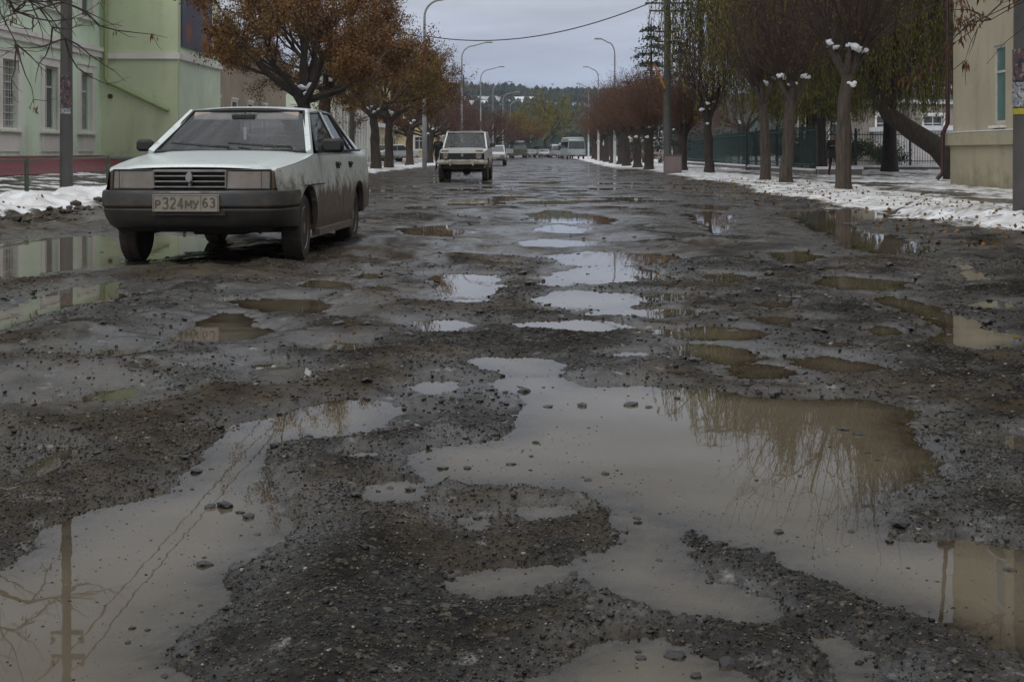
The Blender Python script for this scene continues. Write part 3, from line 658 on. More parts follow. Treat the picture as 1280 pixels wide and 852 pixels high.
def green_house():
    """long green house: windowed street front (far left), then a wing that steps out toward the road"""
    root = thing('green_house', 'long pale green two-storey house with white window surrounds at the left edge', 'building', (u2x(-15.8, 48), 48, 0))
    I = root.location
    def loc(W): W.o = W.o - I; return W
    d = Vector((SL, 1, 0)).normalized(); n = Vector((1, -SL, 0)).normalized()
    L = 40.0
    W = loc(Wall((u2x(-15.8, 48), 48, 0), -d, n))      # t runs toward the camera
    zt = 9.2; zc = 4.15
    wins = []
    for k in range(9):
        t = 1.0 + k * 3.3; wins += [(t, t + 1.15, 1.65, 3.65)]
        wins += [(t, t + 1.15, 5.55, 7.7)]
    g = G(); wall_with_holes(g, W, 0, L, .82, zt, wins); g.build('street_wall', M['green_wall'], root)
    g = G(); W.box(g, 0, L, -.35, .08, .2, .817); g.build('plinth', M['plinth'], root)
    g = G(); W.box(g, 0, L, .003, .16, 4.45, 4.6); W.box(g, 0, L, .003, .10, 4.25, 4.447); W.box(g, 0, L, .003, .3, 8.75, 9.0); g.build('cornice', M['trim'], root)
    for k, w in enumerate(wins):
        window(W, w[0], w[1], w[2], w[3], root, grid=(k in (4, 6)), pane='pane_curtain' if k % 5 == 0 else 'pane')
        if w[2] < 2:   # white panel below each ground-floor window
            g = G(); W.box(g, w[0] - .2, w[1] + .2, .004, .035, .95, 1.45); g.build('panel', M['trim'], root)
    # wing, end wall faces the camera
    xw0, xw1, yw = u2x(-15.8, 48), u2x(-13.1, 48), 48.0
    We = loc(Wall((xw0 - .0, yw, 0), (1, 0, 0), (0, -1, 0))); wl = xw1 - xw0
    g = G(); We.box(g, 0, wl, -.3, 0, .75, zt); g.build('end_wall', M['green_wing'], root)
    g = G(); We.box(g, -.0, wl + .06, -.3, .06, .1, .747); g.build('plinth', M['plinth'], root)
    g = G(); We.box(g, .02, wl + .1, .003, .10, 4.22, 4.42); g.build('cornice', M['trim'], root)
    Ws = loc(Wall((xw1, yw + .3, 0), d, n)); sl = 6.0
    g = G(); wall_with_holes(g, Ws, 0, sl, .75, zt, []); g.build('side_wall', M['green_pale'], root)
    g = G(); Ws.box(g, 0, sl, -.3, .06, .1, .747); g.build('plinth', M['plinth'], root)
    g = G(); Ws.box(g, .0, sl, .003, .10, 4.22, 4.42); g.build('cornice', M['trim'], root)
    # mural board on the side wall
    mm = NT('faded_mural'); z = mm.sep()
    c = mm.mix(mm.rng(mm.noise(.8, 4), .42, .58), (.085, .065, .11), (.07, .09, .13)); c = mm.mix(mm.rng(mm.noise(.7, 3), .52, .62), c, (.22, .09, .05))
    mm.set('Base Color', c); mm.set('Roughness', .6)
    g = G(); Ws.box(g, .12, 4.4, .02, .07, 4.70, 8.2); g.build('mural_board', mm.m, root)
    
    # roof
    g = G(); W.box(g, 0, L, -9, .5, 9.2, 9.45); We.box(g, 0, wl + .5, -8, .4, 9.203, 9.44); g.build('roof', M['roof_grey'], root)
    g = G(); W.box(g, 0, L, -9, -.36, .2, 9.1); We.box(g, -5, wl - .32, -7.4, -.32, .2, 9.1); g.build('back_wall', M['green_wall'], root)
    # pale green pipe: down the inner corner then diagonally across the end wall
    g = G(); P = lambda t, z: We.p(t, .12, z)
    g.tube([P(.2, 9.1), P(.2, 3.55), P(.28, 3.4), P(2.35, 2.42), P(2.42, 2.4)], .075, 10); g.build('drain_pipe', M['pipe_green'], root, smooth=50)
    g = G(); g.lathe([(.02, 0), (.09, 0), (.09, .14), (.02, .14)], We.p(.33, .05, 2.9), 10, 'Y'); g.build('wall_plate', M['insul'], root)
    # red corrugated lean-to roof along the foot of the street wall
    k = thing('basement_roof', 'dark red corrugated sheet roof sloping down from the foot of the green house', 'lean-to roof', (u2x(-14.7, 38), 38, 0))
    J = k.location
    for j in range(34):
        t = .2 + j * .78
        g = G(); rows = []
        for i in range(9):
            tt = t + .78 * i / 8; w = .03 * math.cos(i * PI / 1.0)
            a = W.o + I + W.a * tt
            rows.append([a + W.n * .1 + Vector((0, 0, .80 + w)) - J, a + W.n * 1.75 + Vector((0, 0, .32 + w)) - J])
        g.grid(rows); sl_ = g.build('roof_sheet', M['red_sheet'], k)
    g = G(); a = W.o + I; g.bar(a + W.n * 1.72 + Vector((0, 0, .2)) - J, a + W.a * 26.5 + W.n * 1.72 + Vector((0, 0, .2)) - J, .12, .2); g.build('kerb_wall', M['plinth'], k)
green_house()

def plain_building(name, label, x0, y0, u_w, L, H, mat, roofm='roof_grey', side=1, depth=8, wrows=((1.4, 3.2),), pitch=2.6, ww=1.0, frame='frame_white', surround=.12, parapet=.3, z0=-.05, pil=False, cat='building'):
    """street-parallel block: near end face toward the camera plus street face. side=+1: left of the road (street face looks +X)"""
    root = thing(name, label, cat, (x0, y0, 0))
    d = Vector((SL, 1, 0)).normalized(); n = Vector((1, -SL, 0)).normalized() * side
    W = Wall((0, 0, 0), d, n); E = Wall((0, 0, 0), -n, -d)
    hs = []
    k = int((L - 1) // pitch)
    for r in wrows:
        for i in range(k): t = .9 + i * pitch; hs.append((t, t + ww, r[0], r[1]))
    g = G(); wall_with_holes(g, W, 0, L, z0, H, hs, -.3, 0); g.build('street_wall', mat, root)
    he = []
    ke = int((depth - 1) // 3.2)
    for r in wrows:
        for i in range(ke): t = 1.2 + i * 3.2; he.append((t, t + ww, r[0], r[1]))
    g = G(); wall_with_holes(g, E, .003, depth, z0, H - .004, he, -.3, 0.002); g.build('end_wall', mat, root)
    for h in hs: window(W, *h, root, surround=surround, frame=frame, mull=1, rows=(.7,), sill=bool(surround), depth=.15)
    for h in he: window(E, *h, root, surround=surround, frame=frame, mull=1, rows=(.7,), sill=bool(surround), depth=.15)
    g = G(); W.box(g, .31, L - .01, -depth, -.31, z0, H - .01); g.build('back_wall', mat, root)
    if roofm != 'hip':
        g = G(); W.box(g, -.3, L + .3, -depth - .2, .3, H, H + parapet); g.build('roof', M[roofm], root)
    if pil:
        g = G()
        for i in range(int(L // 1.3)): W.box(g, i * 1.3, i * 1.3 + .3, .003, .14, z0, H - .3)
        g.build('pilaster', M['trim'], root)
    g = G(); W.box(g, .0, L, .003, .06, z0, .6); g.build('plinth', M['plinth'], root)
    return root
def at(px, Y, z=0.): return ((px - 640) / FPX * Y, Y, z)
plain_building('tan_building', 'tan flat-fronted two-storey building behind the large rust-leaved tree', u2x(-14.3, 57), 57, -14.3, 17, 5.4, M['tan'], 'roof_grey', depth=9, wrows=((1.4, 3.2),), pitch=3.3)
plain_building('pilastered_building', 'pale green building with white pilasters behind the left tree row', u2x(-12.6, 79), 79, -12.6, 20, 5.6, M['green_pale'], 'roof_snow', depth=9, wrows=((1.3, 3.6),), pitch=2.6, pil=True)
plain_building('low_ochre_house', 'low ochre house seen between the left tree trunks', u2x(-13.5, 106), 106, -13.5, 16, 2.9, M['yellow'], 'roof_snow', depth=7, wrows=((.9, 2.1),), pitch=2.8)
plain_building('apartment_block', 'yellowish apartment block with green roof edge rising above the left trees', u2x(-12.6, 150), 150, -12.6, 22, 9.3, M['yellow'], 'roof_green', depth=7, wrows=((1.2, 2.6), (3.9, 5.3), (6.6, 8.0)), pitch=2.8)
plain_building('park_pavilion', 'pale building with tall windows behind the bar fence', 20.5, 93, 0, 9, 4.2, M['plinth'], 'roof_snow', side=-1, depth=11, wrows=((1.7, 3.4),), pitch=2.8, ww=1.3, frame='frame_white')
plain_building('pinkish_wall_house', 'low pinkish white building behind the bar fence beside the cream building', 24.5, 86, 0, 8, 2.3, M['pale'], 'roof_snow', side=-1, depth=13, wrows=(), pitch=3)

def cream_house():
    y1 = 38.0; x1 = u2x(11.3, y1); root = thing('cream_building', 'cream rendered building with a dark red downpipe and tall narrow green-shuttered window at right edge', 'building', (x1, y1, 0))
    d = Vector((SL, 1, 0)).normalized(); n = Vector((-1, SL, 0)).normalized()
    W = Wall((0, 0, 0), -d, n); L = 44; H = 12.4
    wins = []
    for k in range(8):
        for z0, z1 in ((1.66, 3.62), (5.6, 7.6), (9.2, 11.0)): wins.append((3.5 + k * 4.2, 4.35 + k * 4.2, z0, z1))
    g = G(); wall_with_holes(g, W, 0, L, 1.47, H, wins, -.3, 0); g.build('street_wall', M['cream'], root)
    g = G(); W.box(g, 0, L, -.3, .08, -.1, 1.12); g.build('plinth', M['cream2'], root)
    g = G(); W.box(g, -.25, L, -.3, .16, 1.123, 1.467); g.build('ledge', M['cream2'], root)
    g = G(); W.box(g, .1, L, .02, .17, 1.47, 1.50); g.build('ledge_snow', M['snow'], root)
    for k, w in enumerate(wins): window(W, *w, root, surround=0, sill=True, pane='green_glass', mull=0, rows=(.66,), depth=.03)
    E = Wall((0, 0, 0), -n, d)
    g = G(); E.box(g, .004, 12, -.3, 0, -.1, H - .004); g.build('end_wall', M['cream'], root)
    g = G(); W.box(g, .31, L, -12, -.31, -.1, H - .01); g.build('back_wall', M['cream'], root)
    g = G(); W.box(g, -.5, L, -12.4, .55, H, H + .3); g.build('roof', M['roof_grey'], root)
    # downpipe with hopper at its corner
    g = G(); P = lambda t, d_, z: W.p(t, d_, z)
    g.tube([P(-.10, .12, 9.4), P(-.10, .12, 1.75), P(-.10, .26, 1.45), P(-.10, .26, .35), P(-.10, .42, .18)], .06, 10); g.build('downpipe', M['pipe_red'], root, smooth=50)
    g = G(); g.lathe([(.06, 0), (.07, .1), (.24, .55), (.25, .75), (.2, .75)], P(-.10, .16, 9.35), 12); g.build('hopper', M['pipe_red'], root, smooth=40)
    g = G(); g.tube([P(-.10, .16, 10.1), P(-.10, .3, 12.2)], .06, 8); g.build('downpipe', M['pipe_red'], root, smooth=50)
cream_house()

# ------------------------------------------------------------------ poles, lamps, wires
def poster_mat(name, a, b, c, sc=9):
    s = NT(name); z = s.noise(sc, 2, stretch=(1, 1, 1)); col = s.mix(s.rng(z, .44, .5), a, b); col = s.mix(s.rng(s.noise(sc * 1.7, 2), .56, .6), col, c); s.set('Base Color', col); s.set('Roughness', .7); return s.m
M['poster1'] = poster_mat('dark_photo_poster', (.03, .03, .045), (.10, .06, .06), (.22, .20, .2))
M['poster2'] = poster_mat('pale_poster', (.42, .42, .42), (.25, .26, .29), (.05, .05, .07), 14)
M['yellow_p'] = simple('yellow_strip', (.5, .42, .05), None, 8, .7)
def wrap(name, r, z0, z1, a0, a1, mat, parent):
    g = G(); rows = []
    for i in range(9):
        t = math.radians(a0 + (a1 - a0) * i / 8); rows.append([(r * math.cos(t), r * math.sin(t), z0), (r * math.cos(t), r * math.sin(t), z1)])
    for i in range(9)[::-1]:
        t = math.radians(a0 + (a1 - a0) * i / 8); rows.append([((r - .004) * math.cos(t), (r - .004) * math.sin(t), z0), ((r - .004) * math.cos(t), (r - .004) * math.sin(t), z1)])
    g.grid(rows); return g.build(name, mat, parent)
def concrete_pole(label, X, Y, H=9.6, r0=.13, r1=.08, arms=((8.95, .32), (8.5, .32)), group=None):
    z = hgt(X, Y) - .05; t = thing('concrete_pole', label, 'utility pole', (X, Y, z), 0, group)
    g = G(); n = 8; g.tube([(0, 0, H * i / n) for i in range(n + 1)], [r0 + (r1 - r0) * i / n for i in range(n + 1)], 14); g.build('shaft', M['concrete'], t, smooth=50)
    for zz, w in arms:
        g = G(); g.box((0, r1 * .9, zz), (w * 2, .07, .07)); g.build('crossarm', M['metal_dark'], t)
        for sx in (-1, 1):
            g = G(); g.lathe([(.012, 0), (.012, .08), (.045, .09), (.03, .13), (.045, .15), (.02, .19)], (sx * w * .9, r1 * .9, zz + .035), 8); g.build('insulator', M['insul'], t)
    return t
p = concrete_pole('tall weathered concrete pole on the snowy left verge with dark posters', *at(83, 26.8)[:2])
wrap('poster', .123, 2.05, 2.40, 190, 340, M['poster1'], p); wrap('poster', .125, 1.78, 2.03, 200, 345, M['poster1'], p); wrap('poster', .124, 1.65, 1.76, 200, 330, M['poster2'], p)
p = concrete_pole('thick concrete pole with torn posters and yellow strip at the right edge', *at(1284, 18.0)[:2], r0=.185, r1=.14)
wrap('poster', .187, 1.80, 2.22, 150, 300, M['poster1'], p); wrap('poster', .189, 1.46, 1.78, 160, 310, M['poster2'], p); wrap('poster', .188, 1.36, 1.44, 150, 310, M['yellow_p'], p)
POLES_L = [(u2x(-9.5, 26.8), 26.8)]
labs = ['grey concrete pole between the rust-leaved trees on the left', 'thin distant concrete pole behind the left lamp row', 'farthest concrete pole of the left side']
for k, Y in enumerate((65, 104, 150)):
    X = u2x(-9.4, Y); concrete_pole(labs[k], X, Y, 9.4); POLES_L.append((X, Y))
p = concrete_pole('tall concrete utility pole with several cross arms behind the pinkish box', 7.08, 62, 9.4, .18, .14, arms=((7.75, 1.0), (7.4, .8), (6.45, .55), (6.0, .55)))
g = G(); g.box((-.38, -.25, 4.4), (.10, .03, 1.25), m=Matrix.Rotation(-.42, 3, 'Y')); g.build('banner', simple('orange_banner', (.45, .20, .04), (.30, .06, .02), 3, .6), p)
t = thing('pink_box', 'dusty pink concrete box standing at the foot of the utility pole', 'box', (6.95, 58.8, -.02), 0)
g = G(); g.box((0, 0, .40), (.72, .5, .80), bev=.02); g.build('body', M['box_pink'], t); g = G(); g.box((0, 0, .825), (.76, .54, .05), bev=.015); g.build('lid', M['concrete'], t)

def lamp(label, X, Y, side, H=9.5, reach=1.9, r=.085, white=False, group=None):
    """slim steel column with a curved bracket reaching over the road"""
    t = thing('street_lamp', label, 'street lamp', (X, Y, hgt(X, Y) - .04), 0, group)
    g = G(); g.tube([(0, 0, 0), (0, 0, 3.2), (0, 0, 3.25), (0, 0, H - 1.1)], [r * 1.35, r * 1.3, r, r * .7], 10); g.build('column', M['metal'], t, smooth=50)
    g = G(); pts = [(0, 0, H - 1.1)]
    for i in range(1, 9):
        a = i / 8 * PI / 2; pts.append((side * (1 - math.cos(a)) * reach * .5, 0, H - 1.1 + math.sin(a) * .95))
    pts.append((side * reach, 0, H + .12)); g.tube(pts, [r * .6] * 9 + [r * .5], 8); g.build('bracket', M['metal'], t, smooth=50)
    g = G(); g.box((side * (reach + .25), 0, H + .13), (.62, .22, .12), bev=.05); g.build('lamp_head', M['metal'], t)
    if white:
        g = G(); g.tube([(0, 0, .02), (0, 0, 2.2)], [r * 1.38, r * 1.33], 10); g.build('whitewash_band', M['whitewash'], t)
    return t
o1 = ['nearest', 'second', 'third', 'fourth', 'fifth', 'sixth']
for k, Y in enumerate((75, 108, 140, 168, 196, 226)):
    lamp(f'{o1[k]} curved grey street lamp of the left row', u2x((-6.85, -6.9, -7.0, -6.9, -6.6, -6.4)[k], Y), Y, 1, r=.10 if k == 0 else .085, group='street lamps along the left kerb')
for k, Y in enumerate((62.6, 103, 137, 171)):
    if k: lamp(f'{o1[k - 1]} curved street lamp with whitewashed foot on the right', u2x(5.0, Y), Y, -1, H=9.4, reach=1.0, white=True, group='street lamps along the right kerb')
def catenary(a, b, sag, n=24):
    a, b = Vector(a), Vector(b); return [a.lerp(b, i / n) - Vector((0, 0, 4 * sag * (i / n) * (1 - i / n))) for i in range(n + 1)]
def wire(label, pts, r=.012):
    o = G().tube(pts, r, 5).build('overhead_wire', M['wire']); return tag(o, label, 'wire')
nm = ['upper', 'lower']
for j, (z, off) in enumerate(((8.98, .28), (8.55, .28))):
    PP = []
    pts = [POLES_L[0]] + POLES_L[1:]
    ch = [(u2x(-9.5, -12) + off, -12, z + .2)] + [(x + off, y + .12, z + .2 - .08) for x, y in pts]
    for a, b in zip(ch[:-1], ch[1:]): PP += catenary(a, b, .55, 16)[0 if not PP else 1:]
    wire(f'{nm[j]} black overhead wire running along the left tree row', PP, .014)
wire('sagging black cable crossing above the street from lamp to utility pole', catenary((u2x(-6.85, 75) - .0, 75, 7.35), (7.05, 62, 8.05), .95, 40), .028)
wire('black cable from the nearest left lamp down to the second lamp', catenary((u2x(-6.85, 75), 75, 7.35), (u2x(-6.9, 108), 108, 7.2), .9), .02)
wire('black cable joining the left concrete pole with the nearest lamp', catenary((u2x(-6.85, 75), 75, 7.3), (POLES_L[1][0], 65, 8.2), .4), .02)
# lattice mast behind the utility pole
t = thing('lattice_mast', 'thin grey lattice mast rising behind the utility pole', 'mast', at(829, 100))
for sx, sy in ((-1, 0), (1, 0), (0, 1)):
    g = G(); g.tube([(sx * .35, sy * .5, 0), (sx * .3, sy * .45, 10.6)], .03, 5); g.build('leg', M['metal'], t)
g = G()
for k in range(20):
    z = k * .53
    for a, b in (((-1, 0), (1, 0)), ((1, 0), (0, 1)), ((0, 1), (-1, 0))): g.tube([(a[0] * .33, a[1] * .48, z), (b[0] * .33, b[1] * .48, z + .53)], .014, 4)
g.build('bracing', M['metal'], t)
# round sign and small posts on the right verge
t = thing('road_sign', 'small round white road sign on a thin post by the right kerb', 'sign', at(757, 130, -.03))
g = G(); g.tube([(0, 0, 0), (0, 0, 1.9)], .03, 6); g.build('post', M['metal'], t)
g = G(); g.lathe([(.02, -.01), (.3, -.01), (.3, .01), (.02, .01)], (0, -.05, 1.75), 16, 'Y'); g.build('sign_plate', M['whitewash'], t)

# ------------------------------------------------------------------ fences
def left_rail():
    t = thing('verge_railing', 'low faded green pipe railing behind the left snow bank', 'railing', at(84, 28.4))
    I = t.location; pts = []
    for k in range(-3, 6):
        Y = 26 + k * 4.8 / 1.0; X = u2x(-9.98, Y); pts.append((X, Y))
    g_prev = None
    for X, Y in pts:
        z = hgt(X, Y); g = G(); g.tube([(X - I.x, Y - I.y, z - .1), (X - I.x, Y - I.y, z + .74)], .045, 8); g.build('post', M['rail_green'], t, smooth=50)
    for (a, b), (c, d_) in zip(pts[:-1], pts[1:]):
        g = G(); g.tube([(a - I.x, b - I.y, hgt(a, b) + .70), (c - I.x, d_ - I.y, hgt(c, d_) + .70)], .025, 6); g.build('rail', M['rail_green'], t)
left_rail()
def sheet_fence():
    a = Vector((u2x(10.6, 54), 54, 0)); b = Vector((u2x(10.2, 104), 104, 0)); d = (b - a).normalized(); L = (b - a).length; nrm = Vector((-d.y, d.x, 0))
    t = thing('railing_fence', 'long dark green bar railing on a low snowy wall behind the right pollards, seen edge-on', 'fence', a)
    W = Wall((0, 0, 0), d, nrm)
    n = int(L / 1.0); bar0 = None
    for k in range(290):
        tt = .08 + k * (L - .1) / 290
        if bar0 is None: g = G(); g.box((0, 0, 1.12), (.020, .020, 1.75), m=W.R); bar0 = g.build('bar', M['fence_green'], t); q = bar0
        else: q = bar0.copy(); COL.objects.link(q)
        q.location = W.p(tt, .02, .0)
    for z in (.42, 1.80): g = G(); W.box(g, 0, L, .032, .055, z, z + .045); g.build('rail', M['fence_green'], t)
    for k in range(0, n + 1, 3):
        g = G(); W.box(g, k - .04, k + .04, -.08, .0, 0, 2.1 + .2 * k / n); g.build('post', M['metal_dark'], t)
    g = G(); W.box(g, 0, L, -.2, .25, -.1, .20); g.build('low_wall', M['plinth'], t)
    g = G(); W.box(g, 0, L, -.18, .28, .20, .27); g.build('wall_snow', M['snow'], t)
sheet_fence()
def bar_fence():
    a = Vector((11.9, 69, 0)); L = 17.0; t = thing('bar_fence', 'open dark green bar fence on a low snowy wall beyond the walking person', 'fence', a)
    W = Wall((0, 0, 0), (1, .04, 0), (0, -1, 0)); n = 0; x = .0
    while x < L and n < 130:
        g = G(); W.box(g, x - .010, x + .010, -.01, .01, .30, 2.0); g.build('bar', M['fence_green'], t); x += .135; n += 1
    for k in range(0, 7):
        g = G(); W.box(g, k * 2.8 - .05, k * 2.8 + .05, -.05, .05, 0, 2.15); g.build('post', M['fence_green'], t)
    for z in (.45, 1.8):
        g = G(); W.box(g, 0, L, -.025, .025, z, z + .045); g.build('rail', M['fence_green'], t)
    g = G(); W.box(g, 0, L, -.2, .2, -.1, .17); g.build('low_wall', M['plinth'], t)
    g = G(); W.box(g, -.0, L, -.25, .22, .17, .26); g.build('wall_snow', M['snow'], t)
    # return section joining the two fences
bar_fence()
t = thing('park_wall', 'low concrete wall capped with snow behind the person and pollarded trees', 'wall', (u2x(10.6, 54), 53.6, 0))
W = Wall((0, 0, 0), (1, .02, 0), (0, -1, 0)); g = G(); W.box(g, 0, 1.7, -.2, .2, -.1, .26); g.build('wall_body', M['plinth'], t); g = G(); W.box(g, -.02, 1.75, -.24, .23, .26, .36); g.build('wall_snow', M['snow'], t)
# ------------------------------------------------------------------ trees
def bark(name, a, b, snowy=.0):
    s = NT(name); n = s.noise(3, 6, stretch=(6, 6, .8)); c = s.mix(s.rng(n, .38, .62), a, b)
    c = s.mix(s.rng(s.noise(2.3, 4), .58, .68, 0, .5), c, (.045, .055, .03)); s.set('Base Color', c); s.set('Roughness', .9)
    s.bump(s.noise(7, 6, stretch=(5, 5, .7)), .8, .03); return s.m
def leafm(name, cols, rough=.6, trans=.25):
    s = NT(name); a = s.n('ShaderNodeAttribute'); a.attribute_name = 'tone'; r = s.n('ShaderNodeValToRGB'); s.l(a.outputs['Fac'], r.inputs[0]); cr = r.color_ramp
    cr.elements[0].color = (*cols[0], 1); cr.elements[1].color = (*cols[-1], 1)
    for i, c in enumerate(cols[1:-1]): cr.elements.new((i + 1) / (len(cols) - 1)).color = (*c, 1)
    s.set('Base Color', r.outputs[0]); s.set('Roughness', rough); s.set('Specular IOR Level', .25); return s.m
M['bark'] = bark('dark_wet_bark', (.048, .036, .028), (.022, .017, .014)); M['bark_brown'] = bark('brown_bark', (.085, .062, .046), (.04, .03, .024))
M['bark_grey'] = bark('grey_bark', (.088, .068, .054), (.042, .033, .026))
M['twig'] = simple('dark_twigs', (.045, .028, .022), (.028, .018, .015), 2, .8); M['twig_red'] = simple('reddish_twigs', (.125, .066, .042), (.075, .042, .028), 1.3, .8)
M['leaf_rust'] = leafm('rust_leaves', [(.115, .055, .020), (.185, .085, .026), (.155, .10, .034), (.09, .045, .022)])
M['leaf_rust2'] = leafm('brown_red_leaves', [(.12, .050, .022), (.090, .042, .022), (.15, .070, .026)])
M['leaf_olive'] = leafm('olive_orange_leaves', [(.13, .09, .020), (.18, .12, .026), (.16, .070, .020), (.10, .09, .022)])
M['leaf_willow'] = leafm('willow_leaves', [(.075, .082, .015), (.14, .145, .022), (.19, .165, .025), (.10, .075, .018)])
M['leaf_yellow'] = leafm('yellow_green_leaves', [(.16, .14, .025), (.13, .15, .03), (.18, .12, .03), (.10, .09, .03)])
M['needle'] = leafm('conifer_needles', [(.010, .022, .016), (.018, .034, .024), (.012, .026, .020)])
M['maroon'] = leafm('maroon_twig_tips', [(.080, .045, .038), (.105, .052, .040), (.065, .040, .036), (.125, .065, .035)])

def rv(r): return Vector((r.gauss(0, 1), r.gauss(0, 1), r.gauss(0, 1)))
def leaves(pts, size, parent, mat, rs, name='foliage', asp=.5, hang=.5, spread=.1, dirs=None):
    n = len(pts)
    if not n: return
    P = np.array(pts) + rs.normal(0, spread, (n, 3))
    d = rs.normal(0, 1, (n, 3)); d[:, 2] -= hang * 2; d /= np.linalg.norm(d, axis=1)[:, None]
    e = rs.normal(0, 1, (n, 3)); e -= d * (e * d).sum(1)[:, None]; e /= np.linalg.norm(e, axis=1)[:, None]
    s = size * rs.uniform(.6, 1.35, (n, 1)); A = d * s; B = e * s * asp * .5
    V = np.stack([P, P + A * .45 + B, P + A, P + A * .45 - B], 1).reshape(-1, 3); F = np.arange(4 * n).reshape(-1, 4)
    o = mk(name, V, F, mat, parent)
    # tone varies by clump (colour differs between twigs) plus a little per leaf
    cl = fbm(P[:, 0] * .9 + 7, P[:, 2] * .9 + P[:, 1] * .7, 2, 5); t = np.clip((cl - .3) * 1.6 + rs.normal(0, .16, n), 0, 1)
    at = o.data.attributes.new('tone', 'FLOAT', 'FACE'); at.data.foreach_set('value', t.astype(np.float32)); return o

def grow(g, r, p, d, L, rad, lev, maxlev, tips, up=.12, wander=.28, nk=(3, 5), shrink=.62, sp=.75, g2=None, minr=.006, leafstep=None):
    n = 5 if lev == 0 else 4; pts = [p.copy()]; rads = [rad]; dd = d.normalized(); q = p.copy()
    for i in range(n):
        dd = (dd + rv(r) * wander * .5 + Vector((0, 0, up))).normalized(); q = q + dd * (L / n); pts.append(q.copy()); rads.append(max(minr, rad * (1 - .6 * (i + 1) / n)))
    tgt = g if (g2 is None or lev < 2) else g2
    tgt.tube(pts, rads, 7 if lev == 0 else 5 if lev == 1 else 3, cap=False)
    if lev >= maxlev - 1: tips.extend([tuple(x) for x in pts[1:]])
    if lev < maxlev:
        for k in range(r.randint(*nk)):
            t = r.uniform(.35, 1.0); i = min(n - 1, int(t * n)); b = pts[i].lerp(pts[i + 1], t * n - i)
            ax = (pts[i + 1] - pts[i]).normalized(); s = rv(r); s = (s - ax * s.dot(ax)).normalized()
            nd = (ax + s * sp * r.uniform(.7, 1.2)).normalized()
            grow(g, r, b, nd, L * shrink * r.uniform(.75, 1.15), max(minr, rads[i] * .55), lev + 1, maxlev, tips, up, wander, nk, shrink, sp, g2, minr)

def trunk_tube(r, H, r0, r1, lean=.05, n=10, flare=1.35):
    pts, rads = [], []; a = r.uniform(0, 6.28); 
    for i in range(n + 1):
        t = i / n; pts.append(Vector((math.cos(a) * lean * H * t * t + r.gauss(0, .015), math.sin(a) * lean * H * t * t + r.gauss(0, .015), H * t - .15)))
        rads.append((r0 + (r1 - r0) * t) * (flare if i == 0 else 1.1 if i == 1 else 1) * r.uniform(.90, 1.12))
    return pts, rads

def snow_bits(pts, r, parent, size=(.05,.1), name='snow_clump'):
    g = G()
    for p in pts:
        s = r.uniform(*size)
        for q in range(5):      # each clump is a few lumps run together
            c = Vector(p) + Vector((r.uniform(-.8, .8), r.uniform(-.6, .6), r.uniform(-.45, .35))) * s * (q > 0); k = s * r.uniform(.45, .85)
            bm = bmesh.new(); bmesh.ops.create_icosphere(bm, subdivisions=2, radius=1)
            vs = [Vector((v.co.x * k * r.uniform(.85, 1.2), v.co.y * k * r.uniform(.85, 1.2), v.co.z * k * r.uniform(.7, .95))) + c for v in bm.verts]
            fs = [[v.index for v in f.verts] for f in bm.faces]; bm.free(); g.add(vs, fs)
    o = g.build(name, M['snow'], parent, smooth=80); o['kind'] = 'stuff'; return o

def leafy_tree(seed, label, loc, H=2.4, r0=.24, limbs=6, limbL=3.3, maxlev=4, nleaf=14000, lsize=.085, leaf='leaf_rust', twig='twig', up=.06, nk=(3, 5), bark_='bark', snow=8, group=None, spread=.11, asp=.42, leanout=.62):
    r = random.Random(seed); rs = np.random.RandomState(seed); t = thing('broadleaf_tree', label, 'tree', loc, 0, group)
    g, g2, tips = G(), G(), []; P, R = trunk_tube(r, H, r0, r0 * .8, n=7); g.tube(P, R, 12, cap=False); top = P[-1]
    for k in range(limbs):
        a = 2 * PI * k / limbs + r.uniform(-.3, .3); el = r.uniform(.35, .95) * leanout * 1.6
        d = Vector((math.cos(a) * math.cos(el), math.sin(a) * math.cos(el), math.sin(el)))
        grow(g, r, top - Vector((0, 0, r.uniform(0, .3))), d, limbL * r.uniform(.8, 1.15), r0 * .5, 1, maxlev, tips, up, .3, nk, .66, .8, g2)
    grow(g, r, top, Vector((.1, .1, 1)), limbL * 1.25, r0 * .55, 1, maxlev, tips, up, .3, nk, .68, .8, g2)
    g.build('trunk', M[bark_], t, smooth=60); mk('twigs', g2.v, g2.f, M[twig], t)
    if nleaf:
        idx = rs.randint(0, len(tips), nleaf); w = fbm(np.array(tips)[:, 0] * .8, np.array(tips)[:, 2] * .8 + np.array(tips)[:, 1] * .5, 2, seed); T = np.array(tips)
        keep = rs.rand(nleaf) < np.clip((w[idx] - .30) * 5.5, .22, 1); leaves(T[idx][keep], lsize, t, M[leaf], rs, spread=spread, asp=asp)
    if snow: snow_bits([top + Vector((r.uniform(-.3, .3), r.uniform(-.35, .1), r.uniform(.0, .5))) for _ in range(snow)], r, t, (.05, .13))
    return t

